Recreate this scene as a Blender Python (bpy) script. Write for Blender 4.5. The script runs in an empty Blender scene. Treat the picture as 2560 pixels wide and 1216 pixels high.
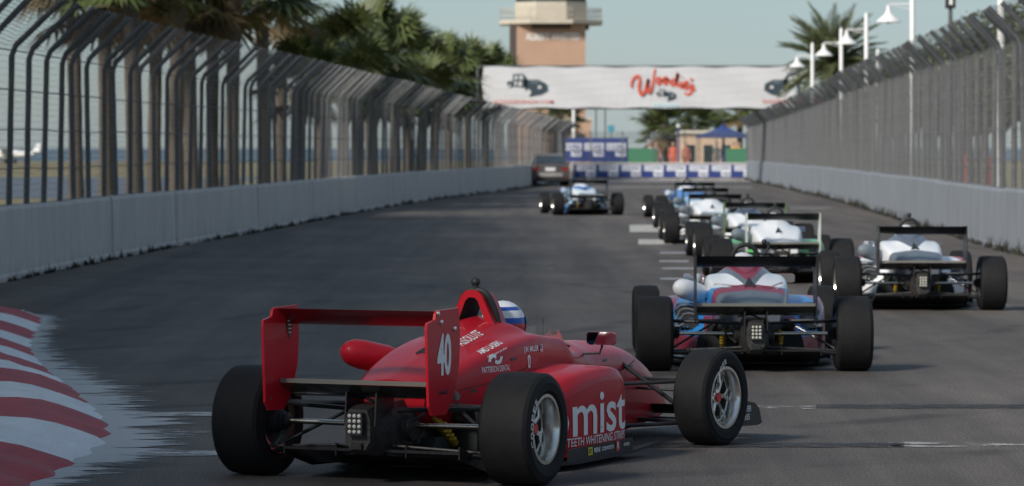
import bpy, bmesh, math, random
import numpy as np
from mathutils import Vector, Matrix
from mathutils.bvhtree import BVHTree
random.seed(4); rng = np.random.default_rng(7)
R = math.radians
C = bpy.context.scene.collection
S = bpy.context.scene

# ------------------------------------------------------------------ camera, sky, sun, exposure
F, CX, HY, H = 9100.0, 1280.0, 370.0, 1.72        # focal length in photo pixels, centre column, horizon row, eye height
cam_d = bpy.data.cameras.new('camera'); cam = bpy.data.objects.new('camera', cam_d); C.objects.link(cam)
cam_d.sensor_width = 36; cam_d.lens = 36 * F / 2560; cam_d.shift_y = -(608 - HY) / 2560
cam_d.clip_start = 0.5; cam_d.clip_end = 12000
cam.location = (0, 0, H); cam.rotation_euler = (R(90), 0, 0)
cam_d.dof.use_dof = True; cam_d.dof.focus_distance = 19.6; cam_d.dof.aperture_fstop = 5.4
S.camera = cam
SUN_AZ, SUN_EL = 222.0, 33.0                      # compass from +y clockwise: behind the camera, to the left
w = bpy.data.worlds.new('World'); S.world = w; w.use_nodes = True
nt = w.node_tree; bg = nt.nodes['Background']
sky = nt.nodes.new('ShaderNodeTexSky'); sky.sky_type = 'NISHITA'; sky.sun_disc = False
sky.sun_elevation = R(SUN_EL); sky.sun_rotation = R(SUN_AZ); sky.air_density = 1.0; sky.dust_density = 0.4; sky.ozone_density = 5.0
tcw = nt.nodes.new('ShaderNodeTexCoord'); mpw = nt.nodes.new('ShaderNodeMapping'); mpw.inputs['Scale'].default_value = (1.2, 1.2, 7)      # thin high cloud veil over the whole sky
nzw = nt.nodes.new('ShaderNodeTexNoise'); nzw.inputs['Scale'].default_value = 2.2; nzw.inputs['Detail'].default_value = 6; rgw = nt.nodes.new('ShaderNodeMapRange'); rgw.inputs[1].default_value = .35; rgw.inputs[2].default_value = .7; rgw.inputs[3].default_value = .34; rgw.inputs[4].default_value = .62
mxw = nt.nodes.new('ShaderNodeMix'); mxw.data_type = 'RGBA'; mxw.inputs[7].default_value = (4.6, 5.9, 6.8, 1)
nt.links.new(tcw.outputs['Generated'], mpw.inputs[0]); nt.links.new(mpw.outputs[0], nzw.inputs[0]); nt.links.new(nzw.outputs[0], rgw.inputs[0]); nt.links.new(rgw.outputs[0], mxw.inputs[0]); nt.links.new(sky.outputs[0], mxw.inputs[6]); nt.links.new(mxw.outputs[2], bg.inputs[0]); bg.inputs[1].default_value = 0.078
sd = bpy.data.lights.new('sun', 'SUN'); sd.energy = 4.4; sd.angle = R(11); sd.color = (1.0, 0.93, 0.84)
sun = bpy.data.objects.new('sun', sd); C.objects.link(sun)
to_sun = Vector((math.sin(R(SUN_AZ)) * math.cos(R(SUN_EL)), math.cos(R(SUN_AZ)) * math.cos(R(SUN_EL)), math.sin(R(SUN_EL))))
sun.rotation_euler = to_sun.to_track_quat('Z', 'Y').to_euler()
S.view_settings.view_transform = 'Standard'; S.view_settings.look = 'None'; S.view_settings.gamma = 1
S.view_settings.exposure = 0.12

# ------------------------------------------------------------------ helpers
def G(px, py, z=0.0):                              # photo pixel -> point at height z
    Y = F * (H - z) / (py - HY); return Vector(((px - CX) * Y / F, Y, z))
def AT(px, py, Y):                                 # photo pixel -> point at known distance Y
    return Vector(((px - CX) * Y / F, Y, H - (py - HY) * Y / F))

class MB:
    def __init__(s): s.v = []; s.f = []; s.m = []
    def add(s, vs, fs, mi=0):
        o = len(s.v); s.v += [tuple(p) for p in vs]; s.f += [tuple(i + o for i in f) for f in fs]; s.m += [mi] * len(fs)
    def box(s, c, d, mi=0, rz=0.0, taper=1.0):
        x, y, z = d[0] / 2, d[1] / 2, d[2] / 2; cs, sn = math.cos(rz), math.sin(rz); vs = []
        for k in (-1, 1):
            t = taper if k > 0 else 1
            for a, b in ((-1, -1), (1, -1), (1, 1), (-1, 1)):
                X, Y = a * x * t, b * y * t
                vs.append((c[0] + X * cs - Y * sn, c[1] + X * sn + Y * cs, c[2] + k * z))
        s.add(vs, [(3, 2, 1, 0), (4, 5, 6, 7), (0, 1, 5, 4), (1, 2, 6, 5), (2, 3, 7, 6), (3, 0, 4, 7)], mi)
    def tube(s, pts, r, n=6, mi=0, cap=True):
        pts = [Vector(p) for p in pts]; rs = r if isinstance(r, (list, tuple)) else [r] * len(pts); rings = []
        up = None
        for i, p in enumerate(pts):
            d = (pts[min(i + 1, len(pts) - 1)] - pts[max(i - 1, 0)]).normalized()
            if up is None: up = Vector((0, 0, 1)) if abs(d.z) < .9 else Vector((0, 1, 0))
            a = d.cross(up).normalized(); b = a.cross(d).normalized(); up = b
            rings.append([p + (a * math.cos(2 * math.pi * k / n) + b * math.sin(2 * math.pi * k / n)) * rs[i] for k in range(n)])
        vs = [p for q in rings for p in q]; fs = []
        for i in range(len(pts) - 1):
            for k in range(n):
                fs.append((i * n + k, i * n + (k + 1) % n, (i + 1) * n + (k + 1) % n, (i + 1) * n + k))
        if cap: fs += [tuple(range(n))[::-1], tuple((len(pts) - 1) * n + k for k in range(n))]
        s.add(vs, fs, mi)
    def lathe(s, prof, axis='x', n=32, c=(0, 0, 0), mi=0, closed=False):      # prof: (along, radius)
        vs = []; fs = []
        for a, r in prof:
            for k in range(n):
                t = 2 * math.pi * k / n; u, v_ = r * math.cos(t), r * math.sin(t)
                p = {'x': (a, u, v_), 'y': (v_, a, u), 'z': (u, v_, a)}[axis]
                vs.append((p[0] + c[0], p[1] + c[1], p[2] + c[2]))
        m = len(prof)
        for i in range(m if closed else m - 1):
            j = (i + 1) % m
            for k in range(n): fs.append((i * n + k, i * n + (k + 1) % n, j * n + (k + 1) % n, j * n + k))
        s.add(vs, fs, mi)
    def prism(s, poly, fn, t, mi=0):               # poly of 2-d points, fn(u, v, w) -> 3-d, thickness t
        n = len(poly); vs = [fn(u, v_, 0) for u, v_ in poly] + [fn(u, v_, t) for u, v_ in poly]
        s.add(vs, [tuple(range(n))[::-1], tuple(range(n, 2 * n))] + [(k, (k + 1) % n, n + (k + 1) % n, n + k) for k in range(n)], mi)
    def ball(s, c, r, n=16, m=10, mi=0):
        rr = r if isinstance(r, (list, tuple)) else (r, r, r); vs = []; fs = []
        for i in range(m + 1):
            a = math.pi * i / m
            for k in range(n):
                t = 2 * math.pi * k / n
                vs.append((c[0] + rr[0] * math.sin(a) * math.cos(t), c[1] + rr[1] * math.sin(a) * math.sin(t), c[2] + rr[2] * math.cos(a)))
        for i in range(m):
            for k in range(n): fs.append((i * n + k, (i + 1) * n + k, (i + 1) * n + (k + 1) % n, i * n + (k + 1) % n))
        s.add(vs, fs, mi)
    def grid(s, rows, mi=0, wrap=False):
        n = len(rows[0]); vs = [p for r_ in rows for p in r_]; fs = []
        for i in range(len(rows) - 1):
            for k in range(n if wrap else n - 1): fs.append((i * n + k, i * n + (k + 1) % n, (i + 1) * n + (k + 1) % n, (i + 1) * n + k))
        s.add(vs, fs, mi)
    def mesh(s, name, smooth=None, fix=True):
        me = bpy.data.meshes.new(name); me.from_pydata(s.v, [], s.f); me.polygons.foreach_set('material_index', s.m)
        if fix:
            b = bmesh.new(); b.from_mesh(me); bmesh.ops.remove_doubles(b, verts=b.verts, dist=1e-5)
            bmesh.ops.recalc_face_normals(b, faces=b.faces); b.to_mesh(me); b.free()
        if smooth is not None:
            me.polygons.foreach_set('use_smooth', [True] * len(me.polygons)); me.set_sharp_from_angle(angle=R(smooth))
        me.update(); return me

def link(name, me, mats=None, parent=None):
    o = bpy.data.objects.new(name, me); C.objects.link(o)
    if mats is not None:
        mats = mats if isinstance(mats, (list, tuple)) else [mats]
        if me is not None and len(me.materials) == 0:
            for m in mats: me.materials.append(m)
        elif me is not None:
            for i, m in enumerate(mats):
                if me.materials[i] != m: o.material_slots[i].link = 'OBJECT'; o.material_slots[i].material = m
    if parent is not None: o.parent = parent
    return o
def build(mb, name, mats, parent=None, smooth=None, fix=True): return link(name, mb.mesh(name, smooth, fix), mats, parent)
def tag(o, label, cat, group=None):
    o['label'] = label; o['category'] = cat
    if group: o['group'] = group
    return o
def struct(o): o['kind'] = 'structure'; return o
def stuff(o): o['kind'] = 'stuff'; return o
def empty(name, loc=(0, 0, 0), rz=0.0):
    o = bpy.data.objects.new(name, None); C.objects.link(o); o.location = loc; o.rotation_euler = (0, 0, rz); o.empty_display_size = .2; return o
def np_mesh(name, V, n_per):                        # V: (faces*n_per, 3) loose polygons
    V = np.ascontiguousarray(V, dtype=np.float32); nv = len(V); nf = nv // n_per; me = bpy.data.meshes.new(name)
    me.vertices.add(nv); me.vertices.foreach_set('co', V.ravel()); me.loops.add(nv); me.polygons.add(nf)
    me.loops.foreach_set('vertex_index', np.arange(nv, dtype=np.int32))
    me.polygons.foreach_set('loop_start', np.arange(0, nv, n_per, dtype=np.int32)); me.update(); me.validate(); return me
def catmull(P, n):                                  # dense Catmull-Rom through rows of P (numpy), n per segment
    P = np.asarray(P, float); out = []
    for i in range(len(P) - 1):
        a, b, c, d = P[max(i - 1, 0)], P[i], P[i + 1], P[min(i + 2, len(P) - 1)]
        if i == 0: a = 2 * b - c
        if i == len(P) - 2: d = 2 * c - b
        for k in range(n):
            t = k / n
            out.append(.5 * (2 * b + (c - a) * t + (2 * a - 5 * b + 4 * c - d) * t * t + (3 * b - a - 3 * c + d) * t ** 3))
    out.append(P[-1]); return np.array(out)
def resample(P, step):
    P = np.asarray(P); d = np.r_[0, np.cumsum(np.linalg.norm(np.diff(P, axis=0), axis=1))]
    n = max(2, int(round(d[-1] / step)) + 1); t = np.linspace(0, d[-1], n)
    return np.stack([np.interp(t, d, P[:, k]) for k in range(P.shape[1])], 1)

# ------------------------------------------------------------------ materials
def mat(name, col, rough=.6, metal=0, coat=0, spec=.5, noise=0, nscale=8, bump=0, bscale=40, trans=0, alpha=1, col2=None, coords='Object', stretch=(1, 1, 1), coat_rough=.04):
    m = bpy.data.materials.new(name); m.use_nodes = True; n = m.node_tree; b = n.nodes['Principled BSDF']; L = n.links.new
    b.inputs['Base Color'].default_value = (*col, 1); b.inputs['Roughness'].default_value = rough; b.inputs['Metallic'].default_value = metal
    b.inputs['Coat Weight'].default_value = coat; b.inputs['Coat Roughness'].default_value = coat_rough; b.inputs['Specular IOR Level'].default_value = spec
    b.inputs['Transmission Weight'].default_value = trans; b.inputs['Alpha'].default_value = alpha
    if noise or bump or col2:
        tc = n.nodes.new('ShaderNodeTexCoord'); mp = n.nodes.new('ShaderNodeMapping'); mp.inputs['Scale'].default_value = stretch
        L(tc.outputs[coords], mp.inputs[0])
    if noise or col2:
        t = n.nodes.new('ShaderNodeTexNoise'); t.inputs['Scale'].default_value = nscale; t.inputs['Detail'].default_value = 8; t.inputs['Roughness'].default_value = .65
        L(mp.outputs[0], t.inputs[0]); r = n.nodes.new('ShaderNodeValToRGB'); e = r.color_ramp.elements
        c2 = col2 or tuple(min(1, c * (1 + noise)) for c in col); c1 = col if col2 else tuple(c * (1 - noise) for c in col)
        e[0].position = .3; e[1].position = .7; e[0].color = (*c1, 1); e[1].color = (*c2, 1)
        L(t.outputs[0], r.inputs[0]); L(r.outputs[0], b.inputs['Base Color'])
        mr = n.nodes.new('ShaderNodeMapRange'); mr.inputs[3].default_value = max(0, rough - .08); mr.inputs[4].default_value = min(1, rough + .08)
        L(t.outputs[0], mr.inputs[0]); L(mr.outputs[0], b.inputs['Roughness'])
    if bump:
        t2 = n.nodes.new('ShaderNodeTexNoise'); t2.inputs['Scale'].default_value = bscale; t2.inputs['Detail'].default_value = 5
        L(mp.outputs[0], t2.inputs[0]); bp = n.nodes.new('ShaderNodeBump'); bp.inputs['Strength'].default_value = bump; bp.inputs['Distance'].default_value = .02
        L(t2.outputs[0], bp.inputs['Height']); L(bp.outputs[0], b.inputs['Normal'])
    return m

def livery(name, base, layers, rough=.32, coat=1.0):
    """car paint: layers = (colour, [half-spaces (a,b,c,d): a*|x| + b*y + c*z + d > 0]) painted over base in car space"""
    m = bpy.data.materials.new(name); m.use_nodes = True; n = m.node_tree; b = n.nodes['Principled BSDF']; L = n.links.new
    b.inputs['Specular IOR Level'].default_value = .16; b.inputs['Coat Weight'].default_value = coat * .40; b.inputs['Coat Roughness'].default_value = .06; b.inputs['Coat IOR'].default_value = 1.33
    tc = n.nodes.new('ShaderNodeTexCoord'); sx = n.nodes.new('ShaderNodeSeparateXYZ'); L(tc.outputs['Object'], sx.inputs[0])
    ab = n.nodes.new('ShaderNodeMath'); ab.operation = 'ABSOLUTE'; L(sx.outputs[0], ab.inputs[0])
    cb = n.nodes.new('ShaderNodeCombineXYZ'); L(ab.outputs[0], cb.inputs[0]); L(sx.outputs[1], cb.inputs[1]); L(sx.outputs[2], cb.inputs[2])
    nz = n.nodes.new('ShaderNodeTexNoise'); nz.inputs['Scale'].default_value = 14; nz.inputs['Detail'].default_value = 6; L(tc.outputs['Object'], nz.inputs[0])
    rg = n.nodes.new('ShaderNodeMapRange'); rg.inputs[3].default_value = .90; rg.inputs[4].default_value = 1.06; L(nz.outputs[0], rg.inputs[0])
    prev = None
    for col, hs in layers:
        f = None
        for (a, b_, c_, d) in hs:
            dp = n.nodes.new('ShaderNodeVectorMath'); dp.operation = 'DOT_PRODUCT'; dp.inputs[1].default_value = (a, b_, c_); L(cb.outputs[0], dp.inputs[0])
            g = n.nodes.new('ShaderNodeMath'); g.operation = 'GREATER_THAN'; g.inputs[1].default_value = -d; L(dp.outputs['Value'], g.inputs[0])
            if f is None: f = g.outputs[0]
            else:
                mu = n.nodes.new('ShaderNodeMath'); mu.operation = 'MULTIPLY'; L(f, mu.inputs[0]); L(g.outputs[0], mu.inputs[1]); f = mu.outputs[0]
        mx = n.nodes.new('ShaderNodeMix'); mx.data_type = 'RGBA'; L(f, mx.inputs[0])
        if prev is None: mx.inputs[6].default_value = (*base, 1)
        else: L(prev, mx.inputs[6])
        mx.inputs[7].default_value = (*col, 1); prev = mx.outputs[2]
    hv = n.nodes.new('ShaderNodeMix'); hv.data_type = 'RGBA'; hv.blend_type = 'MULTIPLY'; hv.inputs[0].default_value = 1
    if prev is None: hv.inputs[6].default_value = (*base, 1)
    else: L(prev, hv.inputs[6])
    L(rg.outputs[0], hv.inputs[7]); L(hv.outputs[2], b.inputs['Base Color'])
    mr = n.nodes.new('ShaderNodeMapRange'); mr.inputs[3].default_value = rough - .1; mr.inputs[4].default_value = rough + .12; L(nz.outputs[0], mr.inputs[0]); L(mr.outputs[0], b.inputs['Roughness'])
    return m

def asphalt():
    m = bpy.data.materials.new('asphalt'); m.use_nodes = True; n = m.node_tree; b = n.nodes['Principled BSDF']; L = n.links.new
    tc = n.nodes.new('ShaderNodeTexCoord')
    def noise(scale, det, st=(1, 1, 1), rot=0, rough=.6):
        mp = n.nodes.new('ShaderNodeMapping'); mp.inputs['Scale'].default_value = st; mp.inputs['Rotation'].default_value = (0, 0, rot); L(tc.outputs['Object'], mp.inputs[0])
        t = n.nodes.new('ShaderNodeTexNoise'); t.inputs['Scale'].default_value = scale; t.inputs['Detail'].default_value = det; t.inputs['Roughness'].default_value = rough
        L(mp.outputs[0], t.inputs[0]); return t.outputs[0]
    def ramp(x, p0, c0, p1, c1):
        r = n.nodes.new('ShaderNodeValToRGB'); e = r.color_ramp.elements; e[0].position = p0; e[1].position = p1; e[0].color = (*c0, 1); e[1].color = (*c1, 1); L(x, r.inputs[0]); return r.outputs[0]
    def mul(a, c, f=1.0):
        x = n.nodes.new('ShaderNodeMix'); x.data_type = 'RGBA'; x.blend_type = 'MULTIPLY'; x.inputs[0].default_value = f; L(a, x.inputs[6]); L(c, x.inputs[7]); return x.outputs[2]
    base = ramp(noise(.22, 6), .3, (.079, .071, .066), .72, (.126, .113, .104))
    streak = ramp(noise(1.0, 5, (1.6, .07, 1), R(-9)), .36, (.70, .69, .71), .62, (1.14, 1.13, 1.12))        # rubber laid along the racing line
    fine = ramp(noise(70, 4), .38, (.42, .42, .43), .64, (1.65, 1.63, 1.6))
    patch = ramp(noise(2.6, 5, (1, .35, 1), R(20)), .33, (.88, .88, .88), .70, (1.10, 1.10, 1.09))
    col = mul(mul(mul(base, streak), fine), patch)
    # dark skid arcs
    wv = n.nodes.new('ShaderNodeTexWave'); wv.wave_type = 'RINGS'; wv.rings_direction = 'Z'; wv.inputs['Scale'].default_value = .16; wv.inputs['Distortion'].default_value = 3.5; wv.inputs['Detail'].default_value = 3; wv.inputs['Detail Scale'].default_value = .35
    mp = n.nodes.new('ShaderNodeMapping'); mp.inputs['Location'].default_value = (14, -40, 0); L(tc.outputs['Object'], mp.inputs[0]); L(mp.outputs[0], wv.inputs[0])
    arc = ramp(wv.outputs['Fac'], .01, (.62, .62, .64), .10, (1, 1, 1)); brk = ramp(noise(.5, 4), .48, (0, 0, 0), .58, (1, 1, 1))
    x = n.nodes.new('ShaderNodeMix'); x.data_type = 'RGBA'; x.blend_type = 'MULTIPLY'; L(brk, x.inputs[0]); L(col, x.inputs[6]); L(arc, x.inputs[7]); col = x.outputs[2]
    L(col, b.inputs['Base Color']); b.inputs['Roughness'].default_value = .78; b.inputs['Specular IOR Level'].default_value = .35
    bp = n.nodes.new('ShaderNodeBump'); bp.inputs['Strength'].default_value = .55; bp.inputs['Distance'].default_value = .006; L(noise(120, 3), bp.inputs['Height']); L(bp.outputs[0], b.inputs['Normal'])
    return m

def worn_paint(name, col, cover, nscale=3.0, st=(1, 1, 1), edge_axis=None):
    """paint on asphalt that has worn away: alpha from noise"""
    m = bpy.data.materials.new(name); m.use_nodes = True; n = m.node_tree; b = n.nodes['Principled BSDF']; L = n.links.new
    tc = n.nodes.new('ShaderNodeTexCoord'); mp = n.nodes.new('ShaderNodeMapping'); mp.inputs['Scale'].default_value = st; L(tc.outputs['Object'], mp.inputs[0])
    t = n.nodes.new('ShaderNodeTexNoise'); t.inputs['Scale'].default_value = nscale; t.inputs['Detail'].default_value = 9; t.inputs['Roughness'].default_value = .7; L(mp.outputs[0], t.inputs[0])
    x = t.outputs[0]
    if edge_axis:                                   # a vertex attribute 'wear' (0 at the kerb .. 1 outside) thins the paint outward
        at = n.nodes.new('ShaderNodeAttribute'); at.attribute_name = 'wear'; s = n.nodes.new('ShaderNodeMath'); s.operation = 'SUBTRACT'
        sc = n.nodes.new('ShaderNodeMath'); sc.operation = 'MULTIPLY'; sc.inputs[1].default_value = edge_axis; L(at.outputs['Fac'], sc.inputs[0]); L(x, s.inputs[0]); L(sc.outputs[0], s.inputs[1]); x = s.outputs[0]
    mr = n.nodes.new('ShaderNodeMapRange'); mr.inputs[1].default_value = cover; mr.inputs[2].default_value = cover + .08; L(x, mr.inputs[0]); L(mr.outputs[0], b.inputs['Alpha'])
    b.inputs['Base Color'].default_value = (*col, 1); b.inputs['Roughness'].default_value = .7
    return m

M = {}
M['asphalt'] = asphalt()
M['soil'] = mat('dry_grass', (.20, .17, .09), .95, noise=.4, nscale=.3, coords='Object')
M['apron'] = mat('apron_concrete', (.10, .125, .16), .8, noise=.15, nscale=.2)
M['water'] = mat('bay_water', (.02, .035, .05), .3, bump=.4, bscale=.6)
M['wall'] = mat('painted_concrete', (.47, .44, .42), .75, noise=.14, nscale=2.2, bump=.25, bscale=18, stretch=(1, 1, .35))
M['wall_r'] = mat('painted_concrete_grey', (.20, .222, .25), .75, noise=.14, nscale=2.0, bump=.25, bscale=18, stretch=(1, 1, .35))
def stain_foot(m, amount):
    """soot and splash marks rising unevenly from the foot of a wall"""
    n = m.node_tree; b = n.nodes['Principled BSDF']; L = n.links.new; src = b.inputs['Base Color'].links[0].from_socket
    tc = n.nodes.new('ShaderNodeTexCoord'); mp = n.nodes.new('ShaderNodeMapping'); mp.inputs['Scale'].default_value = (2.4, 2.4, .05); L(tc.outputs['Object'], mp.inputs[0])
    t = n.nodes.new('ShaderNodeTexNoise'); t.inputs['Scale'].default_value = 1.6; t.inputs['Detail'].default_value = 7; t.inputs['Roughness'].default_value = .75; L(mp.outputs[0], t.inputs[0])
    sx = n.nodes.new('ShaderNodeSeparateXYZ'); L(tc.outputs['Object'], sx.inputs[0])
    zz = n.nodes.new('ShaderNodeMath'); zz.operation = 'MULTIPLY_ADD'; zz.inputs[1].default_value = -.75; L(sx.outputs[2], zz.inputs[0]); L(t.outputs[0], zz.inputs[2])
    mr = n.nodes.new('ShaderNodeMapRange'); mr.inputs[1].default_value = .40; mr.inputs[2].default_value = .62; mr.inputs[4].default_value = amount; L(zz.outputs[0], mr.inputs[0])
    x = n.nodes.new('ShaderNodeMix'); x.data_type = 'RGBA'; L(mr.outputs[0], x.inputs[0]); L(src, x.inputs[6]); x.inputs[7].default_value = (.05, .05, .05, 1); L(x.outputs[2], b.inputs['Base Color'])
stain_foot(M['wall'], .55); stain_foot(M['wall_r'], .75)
M['steel'] = mat('galvanised_steel', (.10, .105, .11), .55, metal=.3, noise=.25, nscale=6)
M['wire'] = mat('fence_wire', (.13, .135, .14), .6, metal=.2)
M['kerb_red'] = mat('kerb_red', (.33, .025, .035), .65, noise=.3, nscale=7, bump=.3, bscale=50, stretch=(1, .35, 1))
M['kerb_white'] = mat('kerb_white', (.62, .64, .66), .68, noise=.14, nscale=5, bump=.3, bscale=50, stretch=(1, .35, 1))
M['carbon'] = mat('carbon_black', (.020, .020, .022), .45, coat=.12, spec=.3, noise=.3, nscale=30)
M['black'] = mat('matt_black', (.013, .016, .017), .6, noise=.3, nscale=25)
M['rubber'] = mat('tyre_rubber', (.0125, .0125, .0135), .7, noise=.28, nscale=14, bump=.12, bscale=160, spec=.22)
M['alloy'] = mat('alloy_rim', (.66, .65, .62), .24, metal=.95, noise=.15, nscale=12)
M['shaft'] = mat('steel_shaft', (.48, .45, .40), .25, metal=1)
M['gearbox'] = mat('cast_magnesium', (.055, .052, .05), .5, metal=.4, noise=.4, nscale=18, bump=.3, bscale=40)
M['gold'] = mat('gold_damper', (.62, .42, .05), .35, metal=.5)
M['led'] = mat('lens', (.62, .60, .52), .15, coat=1)
M['white'] = mat('white_print', (.78, .78, .78), .45, coat=.3)
M['redprint'] = mat('red_print', (.62, .05, .05), .5)
M['dkred'] = mat('dark_red_print', (.20, .02, .03), .5)
M['blueprint'] = mat('blue_print', (.03, .06, .24), .5)
M['yellow'] = mat('yellow_print', (.75, .62, .03), .5)
M['navyprint'] = mat('navy_print', (.035, .055, .07), .5)
M['tealprint'] = mat('teal_print', (.40, .66, .70), .5)
M['glass'] = mat('clear_plastic', (.9, .95, 1), .05, trans=.85, alpha=.55)
M['mirror'] = mat('mirror_glass', (.75, .78, .82), .04, metal=1)
M['leaf_palm'] = mat('palm_leaf', (.040, .065, .018), .55, col2=(.105, .125, .035), nscale=1.6)
M['leaf_dry'] = mat('palm_leaf_dry', (.10, .07, .03), .8, noise=.4, nscale=2)
M['leaf_date'] = mat('date_leaf', (.065, .085, .035), .5, col2=(.15, .165, .07), nscale=1.5)
M['leaf_oak'] = mat('oak_leaf', (.035, .055, .018), .55, col2=(.09, .11, .035), nscale=1.2)
M['bark'] = mat('palm_bark', (.105, .088, .07), .9, noise=.4, nscale=9, bump=.8, bscale=14, stretch=(1, 1, 2.5))
M['weed'] = mat('weed', (.018, .019, .012), .8, noise=.4, nscale=3)

# ------------------------------------------------------------------ lettering
def text_geo(s, size=1.0, bold=0.0, shear=0.0, spacing=1.0, center=True):
    cu = bpy.data.curves.new('t', 'FONT'); cu.body = s; cu.size = size; cu.offset = bold; cu.shear = shear; cu.space_character = spacing; cu.resolution_u = 3
    o = bpy.data.objects.new('t', cu); C.objects.link(o); dg = bpy.context.evaluated_depsgraph_get(); me = bpy.data.meshes.new_from_object(o.evaluated_get(dg))
    b = bmesh.new(); b.from_mesh(me); bmesh.ops.remove_doubles(b, verts=b.verts, dist=1e-5); bmesh.ops.triangulate(b, faces=b.faces)
    vs = [Vector(v.co) for v in b.verts]; fs = [tuple(v.index for v in f.verts) for f in b.faces]; b.free()
    bpy.data.objects.remove(o); bpy.data.meshes.remove(me); bpy.data.curves.remove(cu)
    if center and vs:
        x0, x1 = min(v.x for v in vs), max(v.x for v in vs); y0, y1 = min(v.y for v in vs), max(v.y for v in vs)
        vs = [Vector((v.x - (x0 + x1) / 2, v.y - (y0 + y1) / 2, 0)) for v in vs]
    return vs, fs
def fit(geo, wd, ht):
    vs, fs = geo; x = max(v.x for v in vs) - min(v.x for v in vs); y = max(v.y for v in vs) - min(v.y for v in vs)
    return [Vector((v.x * wd / x, v.y * ht / y, 0)) for v in vs], fs
def tess(geo, maxlen):
    vs, fs = geo; b = bmesh.new(); bv = [b.verts.new(v) for v in vs]; b.verts.index_update()
    for f in fs:
        try: b.faces.new([bv[i] for i in f])
        except ValueError: pass
    for _ in range(4):
        e = [x for x in b.edges if x.calc_length() > maxlen]
        if not e: break
        bmesh.ops.subdivide_edges(b, edges=e, cuts=1); bmesh.ops.triangulate(b, faces=b.faces)
    b.verts.index_update(); out = [Vector(v.co) for v in b.verts], [tuple(v.index for v in f.verts) for f in b.faces]; b.free(); return out
def decal(geo, o, u, v, name, material, parent, bvh=None, off=.003, maxlen=.03):
    """lay flat artwork on a surface: o centre, u/v the artwork's axes; with bvh it is wrapped onto the body"""
    o, u, v = Vector(o), Vector(u).normalized(), Vector(v).normalized(); nrm = u.cross(v).normalized()
    if bvh is not None: geo = tess(geo, maxlen)
    vs = []
    for p in geo[0]:
        q = o + u * p.x + v * p.y
        if bvh is not None:
            hit = bvh.ray_cast(q + nrm * .3, -nrm, .7)
            if hit[0] is not None: q = hit[0] + nrm * off
        else: q = q + nrm * off
        vs.append(q)
    mb = MB(); mb.add(vs, geo[1]); return build(mb, name, material, parent, fix=False)
def rect(wd, ht): return [Vector((-wd / 2, -ht / 2, 0)), Vector((wd / 2, -ht / 2, 0)), Vector((wd / 2, ht / 2, 0)), Vector((-wd / 2, ht / 2, 0))], [(0, 1, 2), (0, 2, 3)]
def poly(pts): return [Vector((x, y, 0)) for x, y in pts], [tuple(range(len(pts)))]

# ------------------------------------------------------------------ ground
def sheet(name, x0, x1, y0, y1, z, m, nx=1, ny=1):
    mb = MB(); mb.grid([[(x0 + (x1 - x0) * i / nx, y0 + (y1 - y0) * j / ny, z) for i in range(nx + 1)] for j in range(ny + 1)]); return build(mb, name, m)
struct(sheet('ground', -900, 900, -120, 470, -.03, M['soil'], 12, 8))
struct(sheet('water', -6000, 6000, 470, 9000, -.25, M['water']))
struct(sheet('shore', -6000, 6000, 463, 472, -.14, mat('sand', (.36, .31, .22), .9, noise=.2, nscale=.5)))
struct(sheet('airfield_apron', -320, -14, 125, 215, -.02, M['apron']))
LW = catmull([(-6.9, 12), (-6.85, 30)] + [tuple(G(*p))[:2] for p in ((0, 708), (250, 655), (500, 605), (700, 570), (900, 530), (1100, 497), (1318, 468))] + [(3.0, 196.5)], 8)
RW = catmull([(8.6, 10), (8.1, 36)] + [tuple(G(*p))[:2] for p in ((2560, 640), (2350, 580), (2100, 505), (1990, 478), (1884, 455))] + [(12.6, 196)], 8)
# the track: one sheet between the walls, running on behind the camera
tr = MB(); Ld, Rd = resample(LW, 4), resample(RW, 4); n = min(len(Ld), len(Rd))
ys = np.linspace(10, 198, 48); rows = [[(x, -30, 0) for x in np.linspace(-30, 30, 9)], [(x, 9, 0) for x in np.linspace(-30, 30, 9)]]
for y in ys:
    xl = np.interp(y, LW[:, 1], LW[:, 0]) - .2; xr = np.interp(y, RW[:, 1], RW[:, 0]) + .2
    if y < 30: xl -= 12 * (30 - y) / 20; xr += 6 * (30 - y) / 20
    rows.append([(x, y, 0) for x in np.linspace(xl, xr, 9)])
tr.grid(rows); struct(build(tr, 'track', M['asphalt'], fix=False))

def marking(name, pts, m, z=.004):
    mb = MB(); mb.add([(p[0], p[1], z) for p in pts], [tuple(range(len(pts)))]); return build(mb, name, m, fix=False)
M['line_white'] = worn_paint('line_paint', (.44, .44, .43), .42, 5, (1, 3, 1)); M['line_faint'] = worn_paint('line_paint_faint', (.42, .42, .42), .50, 4, (1, 2, 1))
M['line_mid'] = worn_paint('line_paint_mid', (.36, .36, .38), .40, 4, (1, 2, 1)); M['line_dark'] = worn_paint('line_blackout', (.040, .040, .043), .44, 6, (1, 3, 1)); M['grid_white'] = worn_paint('grid_paint', (.44, .43, .40), .38, 4)
def band(x0, x1, y0, y1, m, name='painted_line'):
    a, b, c, d = G(x0, y1), G(x1, y1), G(x1, y0), G(x0, y0); return struct(marking(name, [a, b, c, d], m))
band(255, 640, 1032, 1042, M['line_white']); band(150, 640, 1129, 1141, M['line_white'])
band(1880, 2040, 1015, 1024, M['line_faint']); band(2040, 2700, 1012, 1022, M['line_dark'])
band(1600, 2260, 1108, 1120, M['line_dark']); band(2220, 2700, 1107, 1119, M['line_faint'])
for (x0, x1, y0, y1) in ((1574, 1680, 563, 581), (1596, 1680, 599, 612)): band(x0, x1, y0, y1, M['grid_white'], 'grid_box')
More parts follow.
